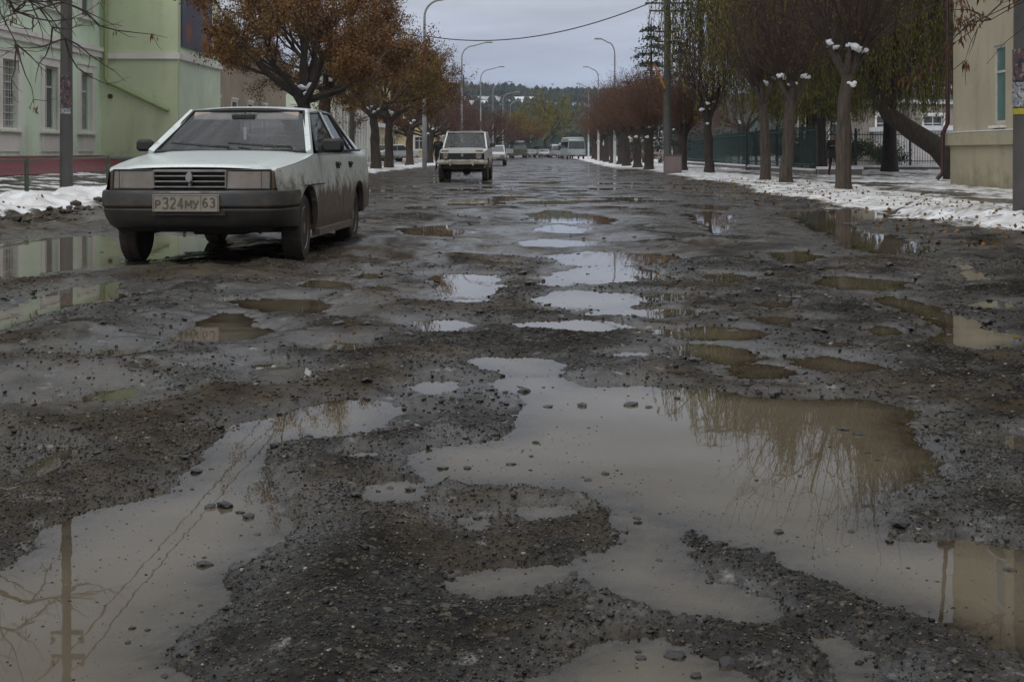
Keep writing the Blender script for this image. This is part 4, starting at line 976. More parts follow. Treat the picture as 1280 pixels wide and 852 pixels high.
def pollard(seed, label, loc, H=3.2, r0=.24, shoots=110, SL_=3.6, leaf=None, nleaf=0, bark_='bark_brown', twig='twig', snow=9, group=None, fans=6, tsub=3, lean=.03):
    """thick trunk, knobbly head, dense fan of upright shoots"""
    r = random.Random(seed); rs = np.random.RandomState(seed); t = thing('pollarded_tree', label, 'tree', loc, 0, group)
    g, g2, tips = G(), G(), []; P, R = trunk_tube(r, H, r0, r0 * .78, lean); g.tube(P, R, 14, cap=False); top = P[-1]; heads = []
    for k in range(fans):
        a = 2 * PI * k / fans + r.uniform(-.4, .4); L = r.uniform(.22, .62); e = top + Vector((math.cos(a) * L * .75, math.sin(a) * L * .75, L * .9))
        m = top.lerp(e, .5) + Vector((math.cos(a) * .08, math.sin(a) * .08, -.05)); g.tube([top - Vector((0, 0, .25)), m, e], [r0 * .62, r0 * .42, r0 * .36], 8, cap=False)
        heads.append(e)
        bm = bmesh.new(); bmesh.ops.create_icosphere(bm, subdivisions=2, radius=r0 * .52)
        g.add([v.co * r.uniform(.8, 1.25) + e for v in bm.verts], [[v.index for v in f.verts] for f in bm.faces]); bm.free()
    for k in range(shoots):
        e = heads[k % fans] + rv(r) * r0 * .3; o = (e - top); o.z = 0
        d = (Vector((0, 0, 1)) + o.normalized() * r.uniform(-.1, .9) + rv(r) * .25).normalized(); L = SL_ * r.uniform(.55, 1.15); q = e.copy(); pts = [q.copy()]
        for i in range(5):
            d = (d + rv(r) * .09 + Vector((0, 0, .05))).normalized(); q = q + d * L / 5; pts.append(q.copy())
        g2.tube(pts, [.017, .014, .011, .009, .006, .004], 3, cap=False); tips += [tuple(x) for x in pts[1:]]
        for j in range(tsub):
            i = r.randint(1, 4); b = pts[i]; dd = (d + rv(r) * .55).normalized(); c = b + dd * L * .16; e2 = c + (dd + rv(r) * .3 + Vector((0, 0, -.1))) * L * .14
            g2.tube([b, c, e2], [.008, .006, .003], 3, cap=False); tips += [tuple(c), tuple(e2)]
    g.build('trunk', M[bark_], t, smooth=60); mk('twigs', g2.v, g2.f, M[twig], t)
    if nleaf: leaves(np.array(tips)[rs.randint(0, len(tips), nleaf)], .075, t, M[leaf], rs, spread=.12, asp=.4)
    if snow: snow_bits([heads[r.randrange(fans)] + Vector((r.uniform(-.07, .07), r.uniform(-.10, -.02), r.uniform(.02, .09))) for _ in range(max(3, snow // 2 + 1))] + [P[-2] + Vector((r.uniform(-.1, .1), -r0 * .7, r.uniform(-.2, .3)))], r, t, (.05, .115))
    return t

def willow(seed, label, loc, H=6.5, r0=.45, strands=620, spreadR=5.5, top=13., bot=(2.2, 5.5), lean=(0, 0), leaf='leaf_willow', nl=22, tp=None, lsz=.17):
    r = random.Random(seed); rs = np.random.RandomState(seed); t = thing('weeping_willow', label, 'tree', loc)
    g, g2, nodes, lv = G(), G(), [], []
    P = tp or [Vector((lean[0] * s * s, lean[1] * s * s, H * s - .2)) for s in (0, .2, .4, .6, .8, 1)]; n = len(P)
    g.tube(P, [r0 * (1.25 if i == 0 else 1) * (1 - .45 * i / (n - 1)) for i in range(n)], 14, cap=False)
    for k in range(12):
        a = 2 * PI * k / 12 + r.uniform(-.3, .3); b = P[-1 if k % 2 else -2].copy(); el = r.uniform(.95, 1.4); d = Vector((math.cos(a) * math.cos(el), math.sin(a) * math.cos(el), math.sin(el)))
        L = (top - H) * r.uniform(.7, 1.1); pts = [b]; q = b.copy()
        for i in range(6): d = (d + rv(r) * .12 + Vector((math.cos(a) * .035, math.sin(a) * .035, -.02))).normalized(); q = q + d * L / 6; pts.append(q.copy())
        g.tube(pts, [r0 * .34 * (1 - .13 * i) for i in range(7)], 7, cap=False); nodes += pts[2:]
        for j in range(5):
            i = r.randint(2, 5); q = pts[i].copy(); dd = (rv(r) + Vector((0, 0, .7)) + d).normalized(); sp = [q.copy()]
            for m in range(4): dd = (dd + rv(r) * .2 + Vector((0, 0, -.06))).normalized(); q = q + dd * L * .065; sp.append(q.copy())
            g2.tube(sp, [.05, .035, .028, .02, .012], 4, cap=False); nodes += sp[1:]
    for k in range(strands):
        b = nodes[r.randrange(len(nodes))]; a = r.uniform(0, 6.28); o = Vector((math.cos(a), math.sin(a), 0)) * r.uniform(.2, 1.5); p0 = b.copy(); p1 = b + o * .6 + Vector((0, 0, .15)); 
        ze = max(r.uniform(*bot), p1.z - r.uniform(3.0, 6.5)); pts = [p0, p1]; m = 6
        for i in range(1, m + 1): pts.append(Vector((p1.x + o.x * .5 * (i / m) ** .5 + r.gauss(0, .04), p1.y + o.y * .5 * (i / m) ** .5 + r.gauss(0, .04), p1.z + (ze - p1.z) * i / m)))
        g2.tube(pts, [.018] + [.011] * (m) + [.005], 3, cap=False)
        for i in range(1, m + 1):
            for j in range(nl // m): lv.append(tuple(pts[i].lerp(pts[i + 1], r.random())))
    g.build('trunk', M['bark'], t, smooth=60); mk('twigs', g2.v, g2.f, M['twig'], t)
    leaves(np.array(lv), lsz, t, M[leaf], rs, spread=.06, asp=.22, hang=1.6)
    return t

def conifer(seed, label, loc, H=9, R=2.2, group=None, dens=1.0):
    r = random.Random(seed); rs = np.random.RandomState(seed); t = thing('conifer_tree', label, 'tree', loc, 0, group)
    g, lv = G(), []
    g.tube([(0, 0, -.2), (0, 0, H * .5), (0, 0, H)], [H * .018, H * .012, .02], 7, cap=False)
    for k in range(int(H * 9 * dens)):
        lv_ = int(15 * r.random() ** .8); z = H * (.12 + .86 * lv_ / 15) + r.gauss(0, .05); L = (R * (1 - z / H) ** .75 * (.62 + .5 * ((lv_ * 7) % 5) / 4) * r.uniform(.8, 1.15) + .2); a = r.uniform(0, 6.28); pts = []
        for i in range(5): s = i / 4; pts.append(Vector((math.cos(a) * L * s, math.sin(a) * L * s, z + L * (.22 * s - .42 * s * s))))
        g.tube(pts, [.035, .025, .018, .012, .006], 3, cap=False)
        for i in range(int(46 * L / R) + 10):
            s = r.uniform(.12, 1); j = min(3, int(s * 4)); q = pts[j].lerp(pts[j + 1], s * 4 - j); w = .28 * L * (1.1 - s) * r.uniform(-1, 1); lv.append((q.x - math.sin(a) * w, q.y + math.cos(a) * w, q.z + r.uniform(-.06, .05)))
    g.build('trunk', M['bark'], t); leaves(np.array(lv), .17, t, M['needle'], rs, asp=.55, hang=.25, spread=.07); return t

# --- left row, rust leaves
def L_(px, Y, z=None):
    X = (px - 640) / FPX * Y; return (X, Y, hgt(X, Y))
tl = leafy_tree(11, 'large rust-leaved tree with snow in its fork above the near car', L_(384, 43), H=2.7, r0=.27, limbs=7, limbL=3.0, maxlev=4, nleaf=95000, lsize=.09, group='rust-leaved trees along the left kerb')
leafy_tree(15, 'second rust-leaved tree close behind the large one', L_(402, 49.5), H=3.2, r0=.25, limbs=6, limbL=2.9, maxlev=4, nleaf=60000, lsize=.09, group='rust-leaved trees along the left kerb')
tb = leafy_tree(12, 'olive and orange leaved tree left of the nearest street lamp', L_(470, 63), H=2.6, r0=.24, limbs=7, limbL=2.5, maxlev=4, nleaf=26000, lsize=.11, leaf='leaf_olive', bark_='bark_brown', group='rust-leaved trees along the left kerb', snow=5)
tc_ = leafy_tree(13, 'red-brown leaved tree directly beside the nearest street lamp', L_(512, 81), H=2.6, r0=.24, limbs=7, limbL=2.15, maxlev=4, nleaf=18000, lsize=.12, leaf='leaf_rust2', bark_='bark_brown', group='rust-leaved trees along the left kerb', snow=5)
dup(tb, L_(486, 69), 1.9, 'thick-trunked olive leaved tree just before the nearest street lamp')
mar = leafy_tree(14, 'maroon leafless tree behind the off-road car, first of the maroon row', L_(538, 98), H=2.3, r0=.2, limbs=8, limbL=1.9, maxlev=4, nleaf=12000, lsize=.12, leaf='maroon', twig='twig_red', bark_='bark', snow=3, group='maroon leafless trees far along the street', asp=.2)
o2 = ['second', 'third', 'fourth', 'fifth', 'sixth', 'seventh', 'eighth']
for k, (px, Y, s) in enumerate(((557, 112, 1.0), (574, 126, 1.05), (592, 142, 1.1), (608, 160, 1.15), (620, 180, 1.15))):
    dup(mar, L_(px, Y), k * 1.3, f'maroon leafless tree on the left, {o2[k]} of the maroon row', 'maroon leafless trees far along the street', s)
rus = leafy_tree(16, 'orange-brown tree at the far end of the left row', L_(640, 205), H=2.4, r0=.25, limbs=7, limbL=2.6, maxlev=3, nleaf=7000, lsize=.22, leaf='leaf_olive', snow=0, group='trees closing the far end of the street')
ye = leafy_tree(17, 'broad yellow-green tree closing the end of the street', L_(682, 262), H=3.4, r0=.35, limbs=9, limbL=5.2, maxlev=3, nleaf=20000, lsize=.30, leaf='leaf_yellow', snow=10, group='trees closing the far end of the street')
dup(rus, L_(655, 228), 2.2, 'orange-brown tree just left of the broad yellow-green tree', sc=1.15)
dup(ye, L_(662, 290), 1.2, 'yellowish tree behind the broad yellow-green one, snow on its boughs', sc=.95)
con = conifer(21, 'small dark conifer right of the broad yellow-green tree', L_(716, 250), 4.6, 1.7, 'small conifers at the end of the street'); dup(con, L_(706, 262), 1.0, 'small dark conifer touching the yellow-green tree', sc=.9); dup(con, L_(726, 258), 2.0, 'small dark conifer nearest the right tree row', sc=1.05)
# extra crowns behind the left row
dup(mar, (u2x(-12, 118), 118, 0), 2.0, 'bare maroon tree standing before the apartment block', 'maroon leafless trees far along the street', 1.2)
dup(mar, (u2x(-12, 136), 136, 0), 3.0, 'bare maroon tree at the corner of the apartment block', 'maroon leafless trees far along the street', 1.25)

# --- right row
r1 = pollard(31, 'nearest pollarded tree on the right with snow on its knobbly head', L_(1054, 32), H=3.0, r0=.18, shoots=95, SL_=4.6, leaf='leaf_rust2', nleaf=2200, bark_='bark_grey', snow=13, group='pollarded trees along the right kerb')
r2 = pollard(32, 'second pollarded tree on the right, straight grey-brown trunk', L_(983, 40), H=2.7, r0=.19, lean=.06, fans=5, shoots=90, SL_=4.6, leaf='leaf_rust2', nleaf=3000, bark_='bark_grey', group='pollarded trees along the right kerb')
dup(r1, L_(957, 43.5), 2.4, 'third pollarded tree, trunk close left of the second', sc=.93)
r3 = pollard(33, 'fourth pollarded tree, dark trunk before the edge-on green railing', L_(887, 58.5), H=2.6, r0=.2, lean=.05, shoots=110, SL_=4.2, leaf='leaf_rust2', nleaf=3500, bark_='bark', group='pollarded trees along the right kerb')
ro = pollard(34, 'reddish-twigged pollard beside the utility pole on its left', L_(811, 72), H=2.0, r0=.26, shoots=190, SL_=3.1, leaf='leaf_rust2', nleaf=7000, twig='twig_red', bark_='bark', snow=6, group='reddish pollards far along the right kerb', tsub=4)
ROL = ['left of the utility pole behind the first', 'in line with the pale minibus', 'right behind the nearest whitewashed lamp', 'between the two whitewashed lamps', 'beside the round sign', 'just past the round sign', 'next to the parked bus', 'at the far end of the kerb row']
for k, (px, Y, s) in enumerate(((797, 80, 1.05), (783, 90, 1.1), (776, 101, 1.12), (766, 113, 1.12), (758, 126, 1.15), (752, 140, 1.15), (747, 156, 1.15), (742, 176, 1.15))):
    dup(ro, L_(px, Y), k * 1.1, f'reddish-twigged pollard {ROL[k]}', 'reddish pollards far along the right kerb', s)
dup(ro, L_(853, 66), 3.9, 'dark reddish pollard right of the utility pole', sc=.95)
for k, (X, Y, s) in enumerate(((13.5, 112, 1.3), (14.5, 132, 1.35), (16.5, 96, 1.2))):
    dup(mar, (X, Y, 0), k * 1.4 + .5, ('bare brown tree behind the fence near the minibus', 'distant bare brown tree behind the right kerb row', 'bare brown tree rising behind the edge-on green railing')[k], sc=s)
# willows
willow(41, 'large weeping willow with olive foliage behind the nearest pollards', L_(1112, 62), H=4.6, r0=.36, top=14.5, nl=72, lsz=.18, strands=2100, spreadR=6, bot=(2.1, 5.5))
willow(42, 'leftmost weeping willow with yellow-green strands behind the edge-on railing', (12.8, 57, 0), H=4.8, r0=.3, top=14.5, strands=1900, nl=66, lsz=.17, bot=(2.1, 5.5))
wl = Vector((14.6, 45, 0))
willow(43, 'leaning dark willow whose thick trunk slants beside the cream building', tuple(wl), H=3.6, r0=.42, top=11.0, strands=900, nl=60, lsz=.12, bot=(2.2, 5.0), tp=[Vector(v) for v in ((.2, 0, -.2), (0, 0, .5), (-.5, .1, 1.1), (-1.3, .3, 1.65), (-2.0, .5, 2.2), (-2.5, .7, 3.2))])
willow(44, 'low dense weeping willow behind the edge-on railing between third and fourth pollards', (16.2, 74, 0), H=4.2, r0=.28, top=10.5, nl=60, lsz=.17, strands=1000, bot=(1.9, 4.5))
willow(45, 'tall weeping willow filling the gap between the large one and the nearest pollard', (15.4, 68, 0), H=5.6, r0=.34, top=15.5, nl=60, lsz=.20, strands=1300, bot=(3.0, 8.0))
# cedar behind the pole
ced = conifer(22, 'dark cedar with drooping boughs behind the utility pole', L_(814, 84), 9.2, 3.1, 'dark cedars behind the right row', dens=1.3)
dup(ced, L_(850, 90), 2.2, 'dark cedar right of the utility pole', sc=.95)
dup(ced, (u2x(8.6, 150), 150, 0), 1.2, 'dark cedar topping the far end of the right row', sc=1.02)
# evergreen bushes behind the bar fence
def bush(seed, label, loc, R=1.2, H=1.8, leaf='needle', n=2600):
    r = random.Random(seed); rs = np.random.RandomState(seed); t = thing('bush', label, 'bush', loc); g = G(); pts = []
    for k in range(26):
        a = r.uniform(0, 6.28); e = Vector((math.cos(a) * R * r.uniform(.2, 1), math.sin(a) * R * r.uniform(.2, 1), H * r.uniform(.35, 1))); m = e * .5 + Vector((0, 0, .15)); g.tube([(0, 0, -.05), m, e], [.03, .02, .006], 3, cap=False)
        for j in range(n // 26): pts.append(tuple(e.lerp(m, r.random() ** 2) + rv(r) * .16))
    g.build('stems', M['twig'], t); leaves(np.array(pts), .12, t, M[leaf], rs, spread=.05); return t
M['leaf_green'] = leafm('evergreen_leaves', [(.03, .05, .015), (.05, .07, .02), (.06, .06, .02)])
bush(51, 'green bush behind the bar fence left of the walking person', (15.2, 73, 0), 1.5, 1.9, 'leaf_green'); bush(52, 'green bush behind the bar fence right of the near pollard', (18.1, 73.5, 0), 1.7, 2.0, 'leaf_green', 3400); bush(53, 'bush behind the bar fence near the slanting willow', (20.6, 75, 0), 1.4, 1.6, 'leaf_green')

# --- bare foreground trees whose boughs reach into the frame
def arching(seed, label, loc, H, arcs, r0=.2, nsub=9, leafy=0, tk=1.):
    r = random.Random(seed); rs = np.random.RandomState(seed); t = thing('bare_tree', label, 'tree', loc); g, g2, tips = G(), G(), []
    g.tube([(0, 0, -.2), (.02, 0, H * .5), (0, 0, H)], [r0 * 1.3, r0, r0 * .8], 12, cap=False)
    for (end, rise, rad) in arcs:
        b = Vector((0, 0, H * r.uniform(.85, 1.0))); e = Vector(end); pts = []
        for i in range(11):
            s = i / 10; q = b.lerp(e, s); q.z += rise * 4 * s * (1 - s); q += rv(r) * .05; pts.append(q)
        g.tube(pts, [rad * (1 - .085 * i) for i in range(11)], 6, cap=False)
        for k in range(nsub):
            i = r.randint(3, 9); q = pts[i].copy(); ax = (pts[i + 1] - pts[i]).normalized(); d = (ax + rv(r) * .75 + Vector((0, 0, -.25))).normalized(); L = r.uniform(.5, 1.6); sp = [q.copy()]
            for m in range(5): d = (d + rv(r) * .16 + Vector((0, 0, .10))).normalized(); q = q + d * L / 5; sp.append(q.copy())
            g2.tube(sp, [q_ * tk for q_ in (.017, .014, .011, .008, .006, .003)], 4, cap=False)
            if i > 5: tips += [tuple(x) for x in sp[2:]]
            for m in range(3):
                c = sp[r.randint(1, 4)]; dd = (d + rv(r) * .6).normalized(); g2.tube([c, c + dd * .22, c + dd * .4 + Vector((0, 0, .06))], [.007, .005, .002], 3, cap=False)
    g.build('trunk', M['bark'], t, smooth=60); mk('twigs', g2.v, g2.f, M['twig'], t)
    if leafy and tips:
        T = np.array(tips); base = T[rs.randint(0, len(T), leafy // 7)]; leaves(np.repeat(base, 7, 0), .11, t, M['leaf_rust2'], rs, spread=.035, hang=2.2, asp=.25, name='seed_bunches')['kind'] = 'stuff'
    return t
arching(61, 'bare dark tree whose arching twigs hang over the left edge before the green house', (-9.9, 22.6, .05), 4.2,
        [((3.0, .2, 2.95), .35, .035), ((2.9, -.3, 2.45), .6, .03), ((1.9, -.3, 2.3), .8, .035), ((2.4, .3, 2.7), .5, .03), ((1.3, -.6, 2.2), .7, .03), ((2.0, 0, 2.9), .4, .05), ((1.8, .5, 4.6), 1.2, .06), ((2.6, .2, 6.2), 1.2, .07), ((1.2, 0, 7.4), .5, .08), ((-1, .5, 6.8), .6, .07), ((-2, -1, 5.0), 1, .06), ((.3, -1.5, 6.0), .6, .06), ((1.6, 1.0, 7.2), 1.0, .07), ((1.4, -.8, 3.6), .7, .05)], nsub=11, leafy=160)
arching(62, 'bare tree with brown seed bunches whose boughs reach in at the upper right', (8.1, 16.6, .02), 3.2,
        [((-2.7, .2, 2.35), .25, .018), ((-2.4, -.2, 1.95), .5, .016), ((-2.9, .4, 2.15), .3, .016), ((-2.5, .1, 2.9), .3, .018), ((-2.3, .3, 2.6), .2, .014), ((-2.2, .2, 4.6), .8, .025), ((-1, -.3, 5.8), .5, .03), ((1.5, .4, 5), .5, .03)], r0=.14, nsub=5, leafy=520, tk=.55)

# ------------------------------------------------------------------ hills
def hills():
    nx, ny = 170, 60; xs = np.linspace(-420, 520, nx); ys = np.linspace(330, 1250, ny); X, Y = np.meshgrid(xs, ys)
    prof = 31 * sst(330, 900, Y) * (.8 + .5 * fbm(X * .006, Y * .004, 3, 81)) + 9 * (fbm(X * .02, Y * .02, 3, 82) - .5) + 7 * sst(120, -160, X) * sst(340, 560, Y)
    Z = prof * sst(325, 480, Y) - .3
    V = np.stack([X.ravel(), Y.ravel(), Z.ravel()], 1); idx = np.arange(nx * ny).reshape(ny, nx); F = np.stack([idx[:-1, :-1], idx[:-1, 1:], idx[1:, 1:], idx[1:, :-1]], -1).reshape(-1, 4)
    s = NT('snowy_hill_ground'); s.set('Base Color', s.mix(s.rng(s.noise(.05, 6), .42, .6), (.60, .62, .68), (.07, .075, .07))); s.set('Roughness', .9)
    o = mk('hill', V, F, s.m, smooth=True); tag(o, kind='structure')
    def z(x, y):
        x, y = np.asarray(x, float), np.asarray(y, float)
        p = 31 * sst(330, 900, y) * (.8 + .5 * fbm(x * .006, y * .004, 3, 81)) + 9 * (fbm(x * .02, y * .02, 3, 82) - .5) + 7 * sst(120, -160, x) * sst(340, 560, y)
        return p * sst(325, 480, y) - .3
    rs = np.random.RandomState(9); n = 24000; x = rs.uniform(-260, 330, n); y = rs.uniform(360, 1050, n)
    d = fbm(x * .012, y * .012, 3, 90); left = sst(20, -90, x - (y - 400) * .02) * sst(800, 560, y)
    keep = (d > .30 + .30 * left) ; x, y = x[keep], y[keep]; zz = z(x, y); n = len(x)
    H = rs.uniform(3.5, 8.5, n); R = H * rs.uniform(.22, .42, n); k = 6; a = np.arange(k) * 2 * PI / k
    ringv = []
    for lv, (fz, fr) in enumerate(((.05, 1), (.45, .85), (.40, .95), (.85, .42))):
        jr = rs.uniform(.75, 1.25, (n, k)); ringv.append(np.stack([x[:, None] + np.cos(a + lv * .5) * R[:, None] * fr * jr, y[:, None] + np.sin(a + lv * .5) * R[:, None] * fr * jr, (zz + H * fz)[:, None] + rs.uniform(-.3, .3, (n, k))], -1))
    tip = np.stack([x, y, zz + H], -1)[:, None, :]; V = np.concatenate(ringv + [tip], 1).reshape(-1, 3); m = 4 * k + 1; f = []
    for l in (0, 2):
        for i in range(k): f += [(l * k + i, l * k + (i + 1) % k, (l + 1) * k + (i + 1) % k, (l + 1) * k + i)]
    f = np.array(f); F = (f[None] + (np.arange(n) * m)[:, None, None]).reshape(-1, 4)
    f3 = np.array([(3 * k + i, 3 * k + (i + 1) % k, 4 * k, 4 * k) for i in range(k)]); F3 = (f3[None] + (np.arange(n) * m)[:, None, None]).reshape(-1, 4)
    F = np.concatenate([F, F3])
    me_f = [tuple(q[:3]) if q[2] == q[3] else tuple(q) for q in F.tolist()]
    o = mk('hillside_forest', [tuple(v) for v in V.tolist()], me_f, leafm('forest_conifers', [(.012, .026, .022), (.02, .036, .028), (.03, .04, .028)])); tag(o, 'dense dark conifer forest covering the far hillside', 'forest', kind='stuff')
    tn = np.concatenate([np.repeat(rs.rand(n), 2 * k), np.repeat(rs.rand(n), k)]); at = o.data.attributes.new('tone', 'FLOAT', 'FACE'); at.data.foreach_set('value', tn.astype(np.float32))
    # thin bare trees on the skyline
    g = G(); r = random.Random(4)
    for i in range(230):
        X_ = r.uniform(-70, 120); Y_ = r.uniform(880, 1040); h = r.uniform(7, 14); zb = float(z([X_], [Y_])[0]); q = Vector((X_, Y_, zb - .5)); tp = q + Vector((r.uniform(-.6, .6), 0, h)); g.tube([q, tp], [.22, .05], 3, cap=False)
        for j in range(9):
            b = q.lerp(tp, r.uniform(.35, .95)); g.tube([b, b + Vector((r.uniform(-1.8, 1.8), r.uniform(-.5, .5), r.uniform(1, 2.6)))], [.10, .03], 3, cap=False)
    o = mk('skyline_trees', g.v, g.f, M['twig']); tag(o, 'thin bare trees standing along the hill skyline', 'trees', kind='stuff')
    # houses on the lower snowy slope
    labs = ['small white hillside house, leftmost of the hill houses', 'grey hillside house with snowy roof above the maroon trees', 'pale hillside house with snowy roof beside the third lamp', 'low hillside house with bright snowy roof near the fourth lamp', 'highest hillside house at the forest edge', 'small house with snowy roof at the foot of the hill right of the yellow tree']
    for k, (px, Y_, w, hh) in enumerate(((578, 520, 8, 3.6), (596, 600, 9, 3.6), (613, 570, 8, 3.6), (634, 640, 9, 3.6), (655, 690, 9, 3.6), (716, 400, 6, 3))):
        X_ = (px - 640) / FPX * Y_; zb = float(z([X_], [Y_])[0]); t = thing('hill_house', labs[k], 'house', (X_, Y_, zb - .5))
        g = G(); g.box((0, 0, hh / 2), (w, w * .8, hh)); g.build('wall', M['pale'], t)
        g = G(); y0 = w * .45; g.add([(-w * .55, -y0, hh), (w * .55, -y0, hh), (w * .55, y0, hh), (-w * .55, y0, hh), (-w * .55, 0, hh + w * .3), (w * .55, 0, hh + w * .3)], [(0, 1, 5, 4), (2, 3, 4, 5), (0, 4, 3), (1, 2, 5), (3, 2, 1, 0)]); g.build('roof', M['roof_snow'], t)
        for sx in (-.28, .05, .33): g = G(); g.box((sx * w, -w * .4 - .03, hh * .5), (1.1, .1, 1.3)); g.build('window', M['pane'], t)
hills()
# ------------------------------------------------------------------ vehicles
M['paint_near'] = paint('pale_grey_green_paint', (.60, .66, .66)); M['paint_top'] = paint('pale_grey_green_paint_top', (.60, .66, .66), z0=.05, z1=.4)
M['paint_niva'] = paint('cream_white_paint', (.60, .62, .60), mud=(.26, .22, .16), z0=.2, z1=.95, droplets=False)
M['plastic'] = paint('black_bumper_plastic', (.030, .032, .034), mud=(.075, .064, .052), z0=.1, z1=.76, droplets=False)
M['bumper_low'] = simple('dark_lower_apron', (.022, .023, .025), (.05, .042, .036), 5, .5)
M['rubber'] = simple('black_rubber', (.012, .012, .013), (.02, .019, .018), 9, .6)
M['tyre'] = simple('muddy_tyre', (.022, .020, .019), (.05, .038, .03), 9, .8, .4, 40)
M['rim'] = simple('dusty_steel_rim', (.24, .225, .20), (.12, .105, .09), 12, .6, metal=.3)
M['glass'] = glassy('car_glass', (.68, .71, .75), .15, damt=.03); M['glass_dark'] = glassy('tinted_glass', (.14, .15, .17), .4, damt=.06)
M['lamp_glass'] = simple('dusty_headlamp_glass', (.23, .20, .17), (.16, .14, .12), 7, .3, spec=.7); M['lamp_amber'] = simple('dusty_indicator', (.20, .15, .10), (.14, .11, .08), 7, .35)
M['lamp_rib'] = simple('lens_rib', (.205, .18, .153), (.15, .132, .112), 7, .3)
M['chrome'] = simple('dull_chrome', (.40, .40, .40), (.25, .24, .23), 9, .3, metal=.8); M['interior'] = simple('dark_interior', (.030, .030, .034), (.02, .02, .022), 5, .8)
M['seat'] = simple('grey_seat_fabric', (.15, .14, .14), (.10, .095, .10), 9, .9); M['visor'] = simple('beige_sun_visor', (.42, .36, .30), (.34, .29, .25), 4, .8)
M['grille_bar'] = simple('dusty_grille_bar', (.26, .255, .24), (.15, .14, .125), 9, .5)
M['plate'] = simple('dirty_number_plate', (.30, .27, .225), (.22, .195, .16), 6, .6); M['ink'] = simple('plate_ink', (.075, .07, .062), (.13, .115, .095), 22, .6)
M['under'] = simple('underbody', (.018, .016, .014), (.03, .024, .018), 5, .8)
M['red_lens'] = simple('red_lens', (.20, .02, .015), None, 5, .3)

def it(tbl, y):
    xs = [a for a, _ in tbl]; return float(np.interp(y, xs, [b for _, b in tbl]))
def wheel(parent, x, y, r, w, side, steer=0., bolts=4):
    """tyre with rounded shoulders and tread blocks; rim and hub as sub-parts"""
    R = Matrix.Rotation(steer, 3, 'Z')
    def fin(g): g.v = [tuple(R @ Vector(v) + Vector((x, y, r))) for v in g.v]; return g
    g = G(); prof = [(r * .64, -w * .42), (r * .80, -w * .5), (r * .93, -w * .48), (r * .985, -w * .38), (r, -w * .2), (r, w * .2), (r * .985, w * .38), (r * .93, w * .48), (r * .80, w * .5), (r * .64, w * .42)]
    g.lathe(prof, (0, 0, 0), 36, 'X')
    for k in range(36):
        a = 2 * PI * (k + .5) / 36
        for sx in (-1, 1): g.box((sx * w * .22, math.cos(a + sx * .04) * r, math.sin(a + sx * .04) * r), (w * .36, r * .11, r * .03), m=Matrix.Rotation(a - PI / 2 + sx * .04, 3, 'X'))
    t = fin(g).build('wheel', M['tyre'], parent, smooth=35)
    s = side; g = G(); g.lathe([(r * .66, s * w * .40), (r * .63, s * w * .46), (r * .58, s * w * .34), (r * .42, s * w * .22), (r * .36, s * w * .30), (r * .20, s * w * .34), (r * .18, s * w * .42), (r * .05, s * w * .43)], (0, 0, 0), 28, 'X'); fin(g).build('rim', M['rim'], t, smooth=30)
    g = G()
    for k in range(bolts): a = 2 * PI * k / bolts + .3; g.lathe([(r * .045, s * w * .3), (r * .045, s * w * .40), (r * .01, s * w * .41)], (0, math.sin(a) * r * .27, math.cos(a) * r * .27), 6, 'X')
    fin(g).build('wheel_bolts', M['chrome'], t)
    return t

